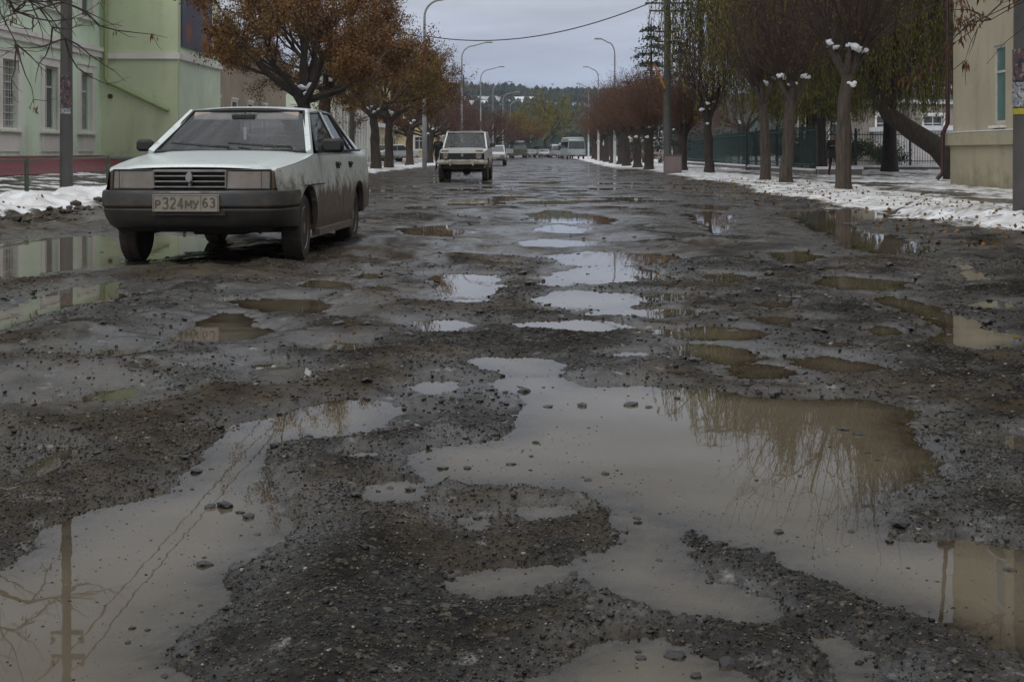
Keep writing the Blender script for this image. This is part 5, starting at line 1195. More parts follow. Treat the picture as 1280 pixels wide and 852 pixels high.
def near_sedan():
    t = thing('sedan_car', 'muddy pale grey-green boxy sedan driving through puddles in the left foreground', 'car', (-2.565, 11.8, 0), -math.radians(3.4))
    t.location.z = .0
    PL = [(-.80, .675), (-.74, .705), (-.6, .745), (-.3, .785), (.0, .805), (.6, .815), (1.8, .82), (2.6, .81), (3.1, .80), (3.35, .785), (3.46, .76)]
    SEC = [(.20, -.045), (.34, -.008), (.48, .0), (.64, .004), (.655, -.004), (.80, -.022), (.90, -.038), (.945, -.060), (.965, -.085)]
    TOP = [(-.74, .79), (-.68, .803), (0, .872), (.50, .925), (.7, .932), (2.4, .945), (2.9, .965), (3.46, .965)]
    BOT = [(-.70, .45), (-.3, .30), (.3, .27), (.36, .24), (2.1, .24), (2.8, .30), (3.3, .36)]
    R = .288
    def arch(y, yc, r): d = r * r - (y - yc) ** 2; return .30 + math.sqrt(d) if d > 0 else 0
    def hw(y, z): return it(PL, y) + it(SEC, z) - (.0 if y > -.2 else .0)
    def flare(y, z):
        for yc in (0, 2.46):
            d = math.hypot(y - yc, z - .30)
            if .33 < d < .44: return .016 * (1 - abs(d - .36) / .08) if abs(d - .36) < .08 else 0
        return 0
    def panel(name, y0, y1, s, mat='paint_near', nz=16):
        ys = list(np.linspace(y0, y1, max(4, int((y1 - y0) / .035)))); rows = []
        for y in ys:
            b = max(it(BOT, y), arch(y, 0, .355), arch(y, 2.46, .345)); tp = it(TOP, y)
            row = []
            for k in range(nz + 1):
                z = b + (tp - b) * (k / nz); row.append((s * (hw(y, z) + flare(y, z)), y, z))
            rows.append(row)
        g = G(); g.grid(rows)
        b = [r[0] for r in rows]; g.grid([b, [(x - s * .05, y, z + .012) for x, y, z in b]])       # turned-in lower edge
        return g.build(name, M[mat], t, smooth=50)
    for s in (-1, 1):
        panel('front_wing', -.735, .60, s)
        d = panel('door', .608, 1.60, s); g = G(); g.box((s * (hw(1.45, .83) + .012), 1.42, .825), (.03, .15, .035), bev=.01); g.box((s * (hw(1.45, .83) + .006), 1.42, .815), (.01, .19, .065), bev=.004); g.build('door_handle', M['rubber'], d)
        d = panel('door', 1.608, 2.20, s); g = G(); g.box((s * (hw(2.1, .83) + .012), 2.10, .825), (.03, .13, .035), bev=.01); g.box((s * (hw(2.1, .83) + .006), 2.10, .815), (.01, .17, .065), bev=.004); g.build('door_handle', M['rubber'], d)
        panel('rear_wing', 2.208, 3.44, s)
        g = G(); g.bar((s * .79, .40, .225), (s * .79, 2.08, .225), .07, .06); g.build('sill', M['paint_near'], t)
        g = G(); g.bar((s * .825, -.2, .655), (s * .833, .6, .657), .006, .012); g.build('trim_strip', M['rubber'], t)
        for yc in (0, 2.46):   # dark wheel housings
            g = G(); rows = []
            for k in range(13): a = PI * k / 12; rows.append([(s * .775, yc + .36 * math.cos(a), .30 + .35 * math.sin(a)), (s * .40, yc + .36 * math.cos(a), .30 + .35 * math.sin(a))])
            g.grid(rows); g.slab([(s * .41, yc + .36 * math.cos(PI * k / 12), .30 + .35 * math.sin(PI * k / 12)) for k in range(13)], (s, 0, 0), .01); g.build('wheel_housing', M['under'], t)
    # bonnet: wedge with two faint creases
    def hood(u, y): # u -1..1
        w = hw(y, it(TOP, y)) ; z = it(TOP, y); a = abs(u); x = u * (w - .006); crown = .030 * (1 - a ** 2.5) + .008 * (a < .78) * (1 if a < .74 else (.78 - a) / .04)
        return (x, y - .035 * (1 - u * u) * (1 - (y + .7) / 1.2 if y < .5 else 0), z + crown + .002)
    g = G(); g.grid([[hood(u, y) for u in np.linspace(-1, 1, 41)] for y in np.linspace(-.70, .50, 26)]); lip = [hood(u, -.70) for u in np.linspace(-1, 1, 41)]
    g.grid([lip, [(x, y - .010, z - .022) for x, y, z in lip]]); g.build('bonnet', M['paint_top'], t, smooth=40)
    g = G(); g.grid([[(x * s_, y + dy, z + dz) for s_ in np.linspace(-1, 1, 9) for x, y, z in [(.70, .505, .935)]] for dy, dz in ((0, 0), (.05, -.02), (.09, .01))]); g.build('scuttle', M['rubber'], t)
    # cabin
    Ab, At = Vector((.725, .44, .935)), Vector((.545, 1.13, 1.318)); Ct, Cb = Vector((.54, 2.28, 1.322)), Vector((.70, 2.98, .968)); Bb, Bt = Vector((.768, 1.60, .940)), Vector((.565, 1.60, 1.342)); Mb, Mt = Vector((.765, 2.20, .943)), Vector((.562, 2.02, 1.336))
    def roofp(u, y):
        w = float(np.interp(y, [1.10, 1.3, 1.9, 2.3], [.55, .572, .572, .545])); ze = float(np.interp(y, [1.10, 1.25, 1.6, 2.0, 2.3], [1.322, 1.342, 1.352, 1.346, 1.325]))
        bow = .05 * (1 - u * u); return (u * w, y - bow * (1 if y < 1.2 else 0 if y < 2.2 else -1), ze + .034 * (1 - abs(u) ** 2.6))
    g = G(); g.grid([[roofp(u, y) for u in np.linspace(-1, 1, 21)] for y in np.linspace(1.10, 2.30, 18)])
    for sgn in (-1, 1): e = [roofp(sgn, y) for y in np.linspace(1.10, 2.30, 18)]; g.grid([e, [(x + sgn * .012, y, z - .012) for x, y, z in e], [(x + sgn * .008, y, z - .03) for x, y, z in e]])
    g.build('roof', M['paint_top'], t, smooth=50)
    for s in (-1, 1):
        m = lambda v: Vector((v.x * s, v.y, v.z))
        g = G(); g.bar(m(Ab), m(At), .05, .05, up=(s, 0, .4)); g.build('windscreen_pillar', M['paint_top'], t)
        g = G(); g.bar(m(Bb), m(Bt), .03, .07, up=(0, 1, 0)); g.build('door_pillar', M['paint_top'], t)
        g = G(); g.slab([m(Cb), m(Vector((.735, 2.66, .955))), m(Vector((.556, 2.20, 1.330))), m(Ct)], (s, .2, .6), .02); g.build('rear_pillar', M['paint_top'], t)
        # frames
        def frame(pts, name, glass):
            f = G(); c = sum((m(p) for p in pts), Vector()) / len(pts)
            P = [m(p) for p in pts]
            for a, b in zip(P, P[1:] + P[:1]): f.tube([a, b], .012, 6)
            fo = f.build(name, M['rubber'], t)
            q = [p + (c - p) * .02 for p in P]; G().slab(q, (s, 0, .5), -.005).build('pane', M[glass], fo)
            return fo
        off = Vector((.006, 0, 0))
        frame([Vector((.738, .70, .945)), Vector((.764, 1.56, .950)), Vector((.572, 1.56, 1.325)), Vector((.564, 1.16, 1.305))], 'side_window', 'glass_dark')
        frame([Vector((.766, 1.64, .952)), Vector((.766, 2.18, .955)), Vector((.574, 2.06, 1.318)), Vector((.573, 1.64, 1.328))], 'side_window', 'glass_dark')
        frame([Vector((.764, 2.24, .957)), Vector((.738, 2.62, .966)), Vector((.572, 2.15, 1.312))], 'quarter_window', 'glass_dark')
        g = G(); g.bar(m(Vector((.78, .58, .938))), m(Vector((.778, 2.75, .958))), .012, .018); g.build('belt_seal', M['rubber'], t)
        g = G(); g.bar(m(At + Vector((.012, .05, .01))), m(Bt + Vector((.012, 0, 0))), .02, .022); g.bar(m(Bt + Vector((.012, 0, 0))), m(Ct + Vector((.02, -.1, .002))), .02, .022); g.build('gutter', M['paint_top'], t)
        # mirror
        g = G(); g.box((s * .905 if s > 0 else -.83, .60, 1.0), (.20 if s > 0 else .15, .085, .125 if s > 0 else .11), bev=.025); g.bar((s * .77, .63, .965), (s * .85, .62, .975), .05, .04); mo = g.build('door_mirror', M['rubber'], t, smooth=40)
        G().box((s * .905 if s > 0 else -.83, .645, 1.0), (.13, .006, .09)).build('mirror_glass', M['chrome'], mo)
    def ws(u, v, y0, y1, z0, z1, w0, w1, bow):
        y = y0 + (y1 - y0) * v; return (u * (w0 + (w1 - w0) * v), y - bow * (1 - u * u), z0 + (z1 - z0) * v + .012 * (1 - u * u) * v)
    W1 = lambda u, v: ws(u, v, .475, 1.11, .945, 1.318, .705, .53, .085)
    g = G(); us = np.linspace(-1, 1, 17)
    rim = [W1(u, 0) for u in us] + [W1(1, v) for v in np.linspace(0, 1, 7)[1:]] + [W1(u, 1) for u in us[::-1]][1:] + [W1(-1, v) for v in np.linspace(1, 0, 7)[1:]]
    g.tube(rim, .019, 6, cap=False); fr = g.build('windscreen', M['rubber'], t, smooth=50)
    g = G(); g.grid([[W1(u, v) for u in us] for v in np.linspace(0, 1, 7)]); g.build('pane', M['glass'], fr, smooth=80)
    W2 = lambda u, v: ws(u, v, 2.98, 2.31, .972, 1.318, .66, .52, -.06)
    g = G(); rim = [W2(u, 0) for u in us] + [W2(1, 1)] + [W2(u, 1) for u in us[::-1]][1:] + [W2(-1, 0)]; g.tube(rim, .016, 6, cap=False); fr = g.build('rear_window', M['rubber'], t)
    g = G(); g.grid([[W2(u, v) for u in us] for v in np.linspace(0, 1, 4)]); g.build('pane', M['glass'], fr, smooth=80)
    g = G(); g.grid([[(u * hw(y, .96), y, .968 + .02 * (1 - u * u)) for u in np.linspace(-1, 1, 9)] for y in np.linspace(2.96, 3.46, 5)]); g.grid([[(u * hw(3.46, .9) , 3.46 + .03 * (1 - u * u), z) for u in np.linspace(-1, 1, 9)] for z in np.linspace(.35, .97, 7)]); g.build('boot', M['paint_near'], t, smooth=40)
    # nose
    g = G(); g.grid([[(u * .68, -.735 - .03 * (1 - u * u) , z) for u in np.linspace(-1, 1, 9)] for z in (.60, .642)]); g.box((0, -.60, .70), (1.34, .05, .20)); g.build('nose_panel', M['under'], t)
    for s in (-1, 1):
        def lp(u, v): # outer edge wraps back and the lower outer corner rakes in
            x = s * (.298 + (.655 - .298) * u); y = -.765 + .03 * u * u * 1.6 + (1 - v) * -.015; return (x + (.0 if u < .5 else -s * .004), y, .640 + (.792 - .640) * v - (0 if u < .8 else .0))
        g = G(); g.grid([[lp(u, v) for u in np.linspace(0, 1, 9)] for v in np.linspace(0, 1, 5)])
        lo = g.build('headlight', M['lamp_glass'], t, smooth=60)
        g = G(); P = [lp(u, 0) for u in np.linspace(0, 1, 6)] + [lp(1, 1)] + [lp(u, 1) for u in np.linspace(1, 0, 6)] + [lp(0, 0)]; g.tube(P, .009, 5, cap=False); g.build('bezel', M['rubber'], lo)
        g = G(); g.grid([[(s * x, y, z) for x, y in ((.658, -.722), (.69, -.70), (.712, -.65), (.724, -.58))] for z in (.642, .79)]); g.build('indicator', M['lamp_amber'], t, smooth=60)
    g = G(); g.box((0, -.715, .715), (.59, .01, .15)); gr = g.build('grille', M['rubber'], t)
    for s in (-1, 1):
        g = G()
        g.bar((s * .585, -.772, .648), (s * .585, -.772, .788), .004, .005); g.build('lens_seam', M['rubber'], t)
    for z in (.656, .700, .744, .786):
        g = G(); g.box((0, -.755, z), (.59, .07, .013 if z < .78 else .02), bev=.004); g.build('grille_bar', M['grille_bar'], gr)
    for x in (-.297, .0, .297): g = G(); g.box((x, -.757, .72), (.014 if x else .02, .072, .145), bev=.004); g.build('grille_bar', M['grille_bar'], gr)
    g = G(); g.lathe([(.01, -.012), (.034, -.012), (.038, 0), (.03, .01)], (0, -.80, .735), 14, 'Y'); 
    g.v = [(x * .8, y, (z - .735) * 1.15 + .735) for x, y, z in g.v]; g.build('badge', M['chrome'], gr)
    # bumper swept round the nose
    plan = [(-.775, -.30), (-.775, -.42), (-.76, -.62), (-.72, -.74), (-.64, -.805), (-.45, -.845), (-.2, -.86), (0, -.865), (.2, -.86), (.45, -.845), (.64, -.805), (.72, -.74), (.765, -.62), (.785, -.42), (.79, -.30)]
    def sweep(sec, name, mat, z_taper=True):
        rows = []
        for i, (x, y) in enumerate(plan):
            a = Vector(plan[max(0, i - 1)]); b = Vector(plan[min(len(plan) - 1, i + 1)]); d = (b - a).normalized(); n = Vector((d.y, -d.x)); fe = min(1, max(0, (-y - .40) / .3)) if z_taper else 1; rows.append([(x + n.x * o * (fe if o < -.01 else 1), y + n.y * o, z + (.03 * (abs(x) > .79) * (z < .45) if z_taper else 0)) for o, z in sec])
        g = G(); g.grid(rows); return g.build(name, M[mat], t, smooth=35)
    sweep([(-.06, .628), (-.005, .632), (.012, .624), (.020, .60), (.020, .508), (.008, .492), (-.05, .49)], 'bumper', 'plastic')
    sweep([(-.05, .49), (-.004, .488), (.008, .47), (-.015, .40), (-.055, .345), (-.085, .325), (-.15, .322)], 'apron', 'bumper_low')
    g = G(); g.box((.02, -.872, .448), (.60, .02, .035)); g.build('air_slot', M['under'], t)
    g = G(); g.box((0, -.889, .528), (.545, .016, .140), bev=.006); pl = g.build('number_plate', M['plate'], t)
    g = G()
    for a, b in (((-.262, .463), (.262, .463)), ((.262, .463), (.262, .593)), ((.262, .593), (-.262, .593)), ((-.262, .593), (-.262, .463)), ((.125, .463), (.125, .593))): g.bar((a[0], -.898, a[1]), (b[0], -.898, b[1]), .004, .003)
    g.build('plate_border', M['ink'], pl)
    GL = {'P': [[(0, 0), (0, 1), (.6, 1), (.85, .88), (.85, .62), (.6, .5), (0, .5)]], '3': [[(.05, .9), (.3, 1), (.65, 1), (.85, .85), (.85, .65), (.6, .53), (.35, .53)], [(.6, .53), (.88, .4), (.88, .15), (.65, 0), (.25, 0), (0, .12)]],
          '2': [[(.05, .8), (.2, .97), (.6, 1), (.85, .85), (.82, .62), (0, .02), (.9, .02)]], '4': [[(.65, 0), (.65, 1), (0, .28), (.9, .28)]], 'M': [[(0, 0), (0, 1), (.5, .35), (1, 1), (1, 0)]],
          'Y': [[(0, 1), (.45, .42)], [(.95, 1), (.4, .12), (.2, .0), (.05, .04)]], '6': [[(.8, .92), (.5, 1), (.15, .85), (0, .45), (.05, .15), (.35, 0), (.7, .03), (.88, .28), (.7, .52), (.35, .55), (.05, .4)]]}
    def glyph(ch, x, z, w, h):
        g = G()
        for st in GL[ch]:
            for p, q in zip(st[:-1], st[1:]): g.bar((x + p[0] * w, -.8985, z + p[1] * h), (x + q[0] * w, -.8985, z + q[1] * h), .013, .004, up=(0, 1, 0)) if False else g.bar((x + p[0] * w, -.8985, z + p[1] * h), (x + q[0] * w, -.8985, z + q[1] * h), .004, .0125)
        g.build('letter' if ch in 'PMY' else 'digit', M['ink'], pl)
    glyph('P', -.243, .488, .040, .062); glyph('3', -.186, .486, .046, .086); glyph('2', -.124, .486, .046, .086); glyph('4', -.062, .486, .046, .086); glyph('M', .002, .488, .046, .062); glyph('Y', .062, .488, .044, .062)
    glyph('6', .142, .500, .040, .068); glyph('3', .200, .500, .040, .068)
    # wipers
    for px_, ex in ((.0, -.54), (.57, -.02)):
        y0 = .40; g = G(); a = Vector((px_, y0 - .01, .965)); b = Vector((ex + .22, y0 + .045, .995 + .012)); c = Vector((ex, y0 + .085, 1.035))
        g.tube([a, a + Vector((0, -.005, .02)), b, c.lerp(b, .4)], [.014, .013, .008, .006], 6); g.tube([Vector((ex, y0 + .05, 1.022)), Vector((ex + .46, y0 - .0, .984))], .009, 5); g.build('wiper', M['rubber'], t, smooth=60)
    # wheels
    for (x, y, s, st) in ((-.70, 0, -1, .05), (.70, 0, 1, .05), (-.69, 2.46, -1, 0), (.69, 2.46, 1, 0)): wheel(t, x, y, R, .17, s, st)
    # underside, floor, cabin furniture
    g = G(); g.box((0, 1.3, .36), (1.30, 4.0, .14), bev=.03); g.box((0, -.45, .42), (1.28, .5, .25), bev=.04); g.tube([(-.6, 0, .28), (.6, 0, .28)], .035, 8); g.tube([(-.6, 2.46, .28), (.6, 2.46, .28)], .04, 8); g.tube([(.15, .5, .25), (.2, 3.3, .25)], .03, 8); g.box((.1, -.1, .30), (.5, .4, .12), bev=.04); g.build('underbody', M['under'], t)
    g = G(); g.box((0, .62, .86), (1.36, .36, .16), bev=.05); g.build('dashboard', M['interior'], t)
    g = G(); g.grid([[(x, y, .50) for x in (-.74, .74)] for y in (.45, 3.0)]); g.grid([[(s_ * .735, y, z) for z in (.5, .93)] for s_ in (-1,) for y in (.5, 3.0)]); g.grid([[(.735, y, z) for z in (.5, .93)] for y in (.5, 3.0)]); g.build('cabin_lining', M['interior'], t)
    for x in (-.35, .35):
        g = G(); g.box((x, 1.25, .60), (.50, .50, .16), bev=.05); g.box((x, 1.56, .86), (.48, .12, .56), m=Matrix.Rotation(-.22, 3, 'X'), bev=.05); g.build('seat', M['seat'], t, smooth=50)
        g = G(); g.box((x, 1.64, 1.20), (.26, .09, .16), bev=.04); g.build('headrest', M['seat'], t, smooth=50)
        g = G(); g.box((x * .86, 1.03, 1.278), (.40, .02, .085), m=Matrix.Rotation(-.5, 3, 'X'), bev=.008); g.build('sun_visor', M['visor'], t)
    g = G(); g.box((0, 2.35, .66), (1.25, .5, .16), bev=.05); g.box((0, 2.62, .88), (1.25, .12, .5), bev=.05); g.build('rear_seat', M['seat'], t, smooth=50)
    g = G(); c = Vector((.35, .93, .93)); ax = Matrix.Rotation(math.radians(-62), 3, 'X'); g.tube([c + ax @ Vector((.185 * math.cos(a), .185 * math.sin(a), 0)) for a in np.linspace(0, 2 * PI, 25)], .013, 6, cap=False)
    for a in (.3, PI - .3, -PI / 2): g.tube([c, c + ax @ Vector((.18 * math.cos(a), .18 * math.sin(a), 0))], .010, 5)
    g.tube([c, c + Vector((0, -.2, -.1))], .02, 6); g.build('steering_wheel', M['rubber'], t, smooth=60)
    g = G(); g.box((0, .92, 1.265), (.22, .03, .06), bev=.012); g.tube([(0, .92, 1.265), (0, .98, 1.31)], .008, 5); g.build('rear_view_mirror', M['rubber'], t)
    g = G(); g.tube([(.02, .90, 1.235), (.02, .90, 1.17)], .002, 3); g.box((.02, .90, 1.11), (.03, .015, .12), bev=.008); g.build('hanging_charm', M['whitewash'], t)
    return t
SEDAN = near_sedan()

def niva():
    t = thing('offroad_car', 'small boxy cream-white off-road car with round headlights coming up the street', 'car', (-1.56, 43.9, .0), -math.radians(2.5))
    P = 'paint_niva'
    def half(y, z):
        w = it([(-.62, .70), (-.5, .74), (0, .775), (1.2, .79), (2.4, .785), (3.0, .74)], y); return w + it([(.4, -.03), (.6, .0), (.9, .005), (1.02, -.02), (1.08, -.05)], z)
    TOPN = [(-.62, .96), (.55, 1.05), (2.95, 1.06)]
    for s in (-1, 1):
        for nm_, a, b in (('front_wing', -.6, .60), ('door', .61, 1.62), ('rear_wing', 1.63, 3.0)):
            rows = []
            for y in np.linspace(a, b, max(5, int((b - a) / .06))):
                ar = 0
                for yc in (0, 2.2):
                    d = .42 ** 2 - (y - yc) ** 2
                    if d > 0: ar = max(ar, .34 + math.sqrt(d))
                bt = max(.42, ar); tp = it(TOPN, y); rows.append([(s * (half(y, z) + (.02 if ar and z < ar + .06 else 0)), y, z) for z in np.linspace(bt, tp, 9)])
            g = G(); g.grid(rows); o = g.build(nm_, M[P], t, smooth=50)
            if nm_ == 'door': G().box((s * .80, 1.5, .93), (.02, .12, .03)).build('door_handle', M['rubber'], o)
        g = G(); g.bar((s * .71, .55, 1.06), (s * .615, 1.02, 1.58), .05, .05, up=(s, 0, 0)); g.build('windscreen_pillar', M[P], t)
        g = G(); g.bar((s * .73, 1.65, 1.06), (s * .62, 1.62, 1.60), .06, .04, up=(0, 1, 0)); g.bar((s * .73, 2.9, 1.06), (s * .60, 2.55, 1.58), .12, .04, up=(s, 0, 0)); g.bar((s * .61, 1.0, 1.595), (s * .60, 2.6, 1.595), .03, .04); g.build('side_frame', M[P], t)
        G().slab([(s * .715, .66, 1.07), (s * .725, 1.62, 1.07), (s * .625, 1.60, 1.57), (s * .618, 1.08, 1.56)], (s, 0, 0), -.006).build('side_window', M['glass_dark'], t)
        G().slab([(s * .725, 1.69, 1.07), (s * .71, 2.78, 1.07), (s * .61, 2.5, 1.57), (s * .622, 1.66, 1.57)], (s, 0, 0), -.006).build('side_window', M['glass_dark'], t)
        g = G(); g.box((s * .90, .66, 1.17), (.17, .08, .13), bev=.02); g.tube([(s * .76, .66, 1.08), (s * .86, .66, 1.15)], .012, 5); g.build('door_mirror', M['rubber'], t)
        hl = G().lathe([(.02, -.02), (.07, -.03), (.092, -.01), (.092, .03)], (s * .53, -.645, .80), 20, 'Y').build('headlight', M['lamp_glass'], t, smooth=50)
        g = G(); g.lathe([(.094, 0), (.105, -.015), (.110, 0), (.105, .02)], (s * .53, -.645, .80), 20, 'Y'); g.build('bezel', M['chrome'], hl)
        g = G(); g.box((s * .54, -.625, .985 - .015), (.24, .03, .065), bev=.01); g.build('indicator', M['lamp_amber'], t)
    g = G(); g.grid([[(u * half(y, 1.02), y, it(TOPN, y) + .035 * (1 - u ** 4)) for u in np.linspace(-1, 1, 15)] for y in np.linspace(-.62, .55, 10)]); g.build('bonnet', M['paint_niva'], t, smooth=50)
    g = G(); g.grid([[(u * .69, -.63 - .015 * (1 - u * u), z) for u in np.linspace(-1, 1, 7)] for z in (.90, 1.0)]); g.grid([[(u * .70, -.63 - .01 * (1 - u * u), z) for u in np.linspace(-1, 1, 7)] for z in (.60, .70)]); g.build('nose_panel', M[P], t)
    g = G(); g.box((0, -.61, .80), (1.34, .03, .20)); gr = g.build('grille', M['rubber'], t)
    for k in range(-14, 15):
        if abs(k * .03) < .43: G().box((k * .03, -.632, .80), (.007, .02, .19)).build('grille_slat', M['metal_dark'], gr)
    g = G(); g.box((0, -.645, .83), (.08, .015, .08), bev=.01); g.build('badge', M['chrome'], gr)
    g = G(); g.box((0, -.72, .60), (1.62, .10, .13), bev=.03); 
    for s in (-1, 1): g.box((s * .79, -.60, .60), (.06, .28, .125), bev=.02); g.box((s * .36, -.785, .60), (.06, .05, .20), bev=.01)
    g.build('bumper', M['paint_niva'], t, smooth=40); G().box((0, -.79, .60), (.50, .012, .10)).build('number_plate', M['plate'], t)
    g = G(); g.box((0, -.55, .48), (1.35, .16, .16), bev=.03); g.box((0, 1.2, .50), (1.3, 3.4, .18)); g.tube([(-.65, 0, .34), (.65, 0, .34)], .05, 8); g.lathe([(.05, -.13), (.13, -.08), (.15, 0), (.13, .08), (.05, .13)], (.1, 0, .34), 14, 'X'); g.build('underbody', M['under'], t, smooth=40)
    W = lambda u, v: (u * (.69 - .09 * v), .55 + .47 * v - .05 * (1 - u * u), 1.07 + .50 * v)
    g = G(); us = np.linspace(-1, 1, 9); g.tube([W(u, 0) for u in us] + [W(u, 1) for u in us[::-1]] + [W(-1, 0)], .016, 6, cap=False); w = g.build('windscreen', M['rubber'], t)
    g = G(); g.grid([[W(u, v) for u in us] for v in (0, .5, 1)]); g.build('pane', M['glass'], w, smooth=80)
    for a, b in ((-.05, -.5), (.5, .05)): g = G(); g.tube([(a, .52, 1.08), (b, .56, 1.115)], .009, 5); g.build('wiper', M['rubber'], t)
    g = G(); g.grid([[(u * .615, y, 1.60 + .04 * (1 - abs(u) ** 3) + .012 * math.sin((y - 1) * 2)) for u in np.linspace(-1, 1, 11)] for y in np.linspace(.99, 2.65, 8)]); g.box((0, .985, 1.592), (1.2, .04, .03)); g.build('roof', M['paint_niva'], t, smooth=50)
    g = G(); g.grid([[(u * .70, 3.0, z) for u in (-1, 1)] for z in (.45, 1.06)]); g.build('tailgate', M[P], t); G().slab([(-.68, 2.95, 1.07), (.68, 2.95, 1.07), (.58, 2.6, 1.58), (-.58, 2.6, 1.58)], (0, 1, .6), .006).build('rear_window', M['glass'], t)
    for (x, y, s) in ((-.70, 0, -1), (.70, 0, 1), (-.70, 2.2, -1), (.70, 2.2, 1)): wheel(t, x, y, .345, .185, s, 0, 5)
    for x in (-.34, .34): g = G(); g.box((x, 1.45, .95), (.46, .14, .62), bev=.05); g.box((x, 1.5, 1.30), (.24, .08, .14), bev=.03); g.build('seat', M['interior'], t, smooth=50)
    g = G(); g.tube([Vector((.34, .92, 1.06)) + Matrix.Rotation(-1.0, 3, 'X') @ Vector((.19 * math.cos(a), .19 * math.sin(a), 0)) for a in np.linspace(0, 2 * PI, 17)], .013, 5, cap=False); g.build('steering_wheel', M['rubber'], t)
    return t
NIVA = niva()

def far_vehicle(name, label, cat, loc, rz, prof, L, Wd, mat, wins, wheel_y, wr=.30, roofmat=None, group=None):
    """distant vehicle: side outline lofted with rounded shoulders, inset panes, lamps and wheels. front faces -y"""
    t = thing(name, label, cat, loc, rz, group); g = G(); n = len(prof); zt = max(p[1] for p in prof); rows = []
    for s in (-1, -.93, .93, 1):
        rows.append([(s * Wd / 2 * (1 - .14 * max(0, (z - zt * .60)) / (zt * .4)), y + (0 if abs(s) < 1 else (.03 if y < L / 2 else -.03)), z - (.03 if abs(s) == 1 and z > .5 else 0)) for y, z in prof])
    g.grid(rows, close=True); g.add(rows[0], [tuple(range(n))]); g.add(rows[-1], [tuple(range(n - 1, -1, -1))]); g.build('body', M[mat], t, smooth=35)
    for k, (pts, where) in enumerate(wins):
        if where == 'side':
            for s in (-1, 1):
                q = [(s * (Wd / 2 * (1 - .14 * max(0, (z - zt * .60)) / (zt * .4)) + .012), y, z) for y, z in pts]; G().slab(q, (s, 0, 0), -.03).build('side_window', M['glass_dark'], t)
        else:
            (ya, za), (yb, zb) = pts; wa = Wd / 2 * (1 - .14 * max(0, (za - zt * .6)) / (zt * .4)) - .08; wb = Wd / 2 * (1 - .14 * max(0, (zb - zt * .6)) / (zt * .4)) - .08; sg = -1 if where == 'front' else 1
            G().slab([(-wa, ya + sg * .01, za), (wa, ya + sg * .01, za), (wb, yb + sg * .01, zb), (-wb, yb + sg * .01, zb)], (0, sg, .2), .012).build('windscreen' if where == 'front' else 'rear_window', M['pane'], t)
    for s in (-1, 1):
        G().box((s * (Wd / 2 - .2), prof[0][0] - .01, .66 if zt < 1.8 else .8), (.24, .05, .13), bev=.02).build('headlight', M['lamp_glass'], t)
        for y in wheel_y:
            g = G(); r = wr; g.lathe([(r * .6, -.08), (r * .92, -.09), (r, -.06), (r, .06), (r * .92, .09), (r * .6, .08)], (s * (Wd / 2 - .09), y, r), 18, 'X'); w = g.build('wheel', M['tyre'], t, smooth=40)
            G().lathe([(r * .58, .07), (r * .3, .05), (.02, .06)] if s > 0 else [(r * .58, -.07), (r * .3, -.05), (.02, -.06)], (s * (Wd / 2 - .09), y, r), 12, 'X').build('rim', M['rim'], w)
    G().box((0, prof[0][0] - .03, .45), (Wd - .05, .14, .16), bev=.04).build('bumper', M['plastic'], t); G().box((0, prof[0][0] - .105, .47), (.5, .02, .11)).build('number_plate', M['plate'], t)
    if roofmat: G().box((0, roofmat[1], zt + roofmat[3] / 2 - .01), (Wd * .80, roofmat[2], roofmat[3]), bev=roofmat[3] * .45).build('roof_snow', M[roofmat[0]], t)
    return t
SED = [(0, .35), (0, .78), (.95, .92), (1.55, 1.38), (2.75, 1.40), (3.4, 1.0), (4.1, .96), (4.15, .38)]
SEDW = [([(1.12, .94), (1.62, 1.30), (2.1, 1.33), (2.1, .94)], 'side'), ([(2.16, .94), (2.16, 1.33), (2.72, 1.33), (3.2, .97)], 'side'), ([(1.0, .95), (1.50, 1.34)], 'front'), ([(3.36, 1.02), (2.82, 1.35)], 'rear')]
VAN = [(0, .4), (-.02, 1.05), (.25, 1.95), (.6, 2.15), (4.6, 2.15), (4.7, 1.9), (4.75, .4)]
VANW = [([(.45, 1.2), (.62, 1.85), (1.3, 1.85), (1.3, 1.2)], 'side'), ([(1.4, 1.2), (1.4, 1.85), (2.7, 1.85), (2.7, 1.2)], 'side'), ([(2.8, 1.2), (2.8, 1.85), (4.4, 1.85), (4.4, 1.2)], 'side'), ([(.02, 1.15), (.22, 1.86)], 'front'), ([(4.74, 1.2), (4.69, 1.85)], 'rear')]
BUS = [(0, .4), (-.03, 1.2), (.12, 2.45), (.5, 2.75), (7.2, 2.75), (7.4, 2.4), (7.4, .4)]
BUSW = [([(.4 + k * 1.15, 1.45), (.4 + k * 1.15, 2.25), (1.35 + k * 1.15, 2.25), (1.35 + k * 1.15, 1.45)], 'side') for k in range(6)] + [([(0, 1.3), (.1, 2.3)], 'front'), ([(7.41, 1.4), (7.41, 2.2)], 'rear')]
TRK = [(0, .5), (0, 1.25), (.35, 1.30), (.55, 1.95), (1.7, 2.0), (1.75, 2.35), (5.2, 2.35), (5.3, .6)]
TRKW = [([(.55, 1.3), (.7, 1.85), (1.5, 1.85), (1.5, 1.3)], 'side'), ([(.36, 1.34), (.54, 1.9)], 'front')]
for n_, c in (('white', (.50, .51, .52)), ('silver', (.26, .28, .30)), ('dark', (.045, .05, .06)), ('khaki', (.06, .075, .04)), ('cream', (.50, .46, .34)), ('wine', (.10, .03, .035)), ('bluegrey', (.32, .37, .37))):
    M['p_' + n_] = paint(n_ + '_far_paint', c, droplets=False, mud=(.10, .08, .06), z0=.2, z1=.7)
def fv(px, Y, *a, **k): X = (px - 640) / FPX * Y; return (X, Y, hgt(X, Y) + .0)
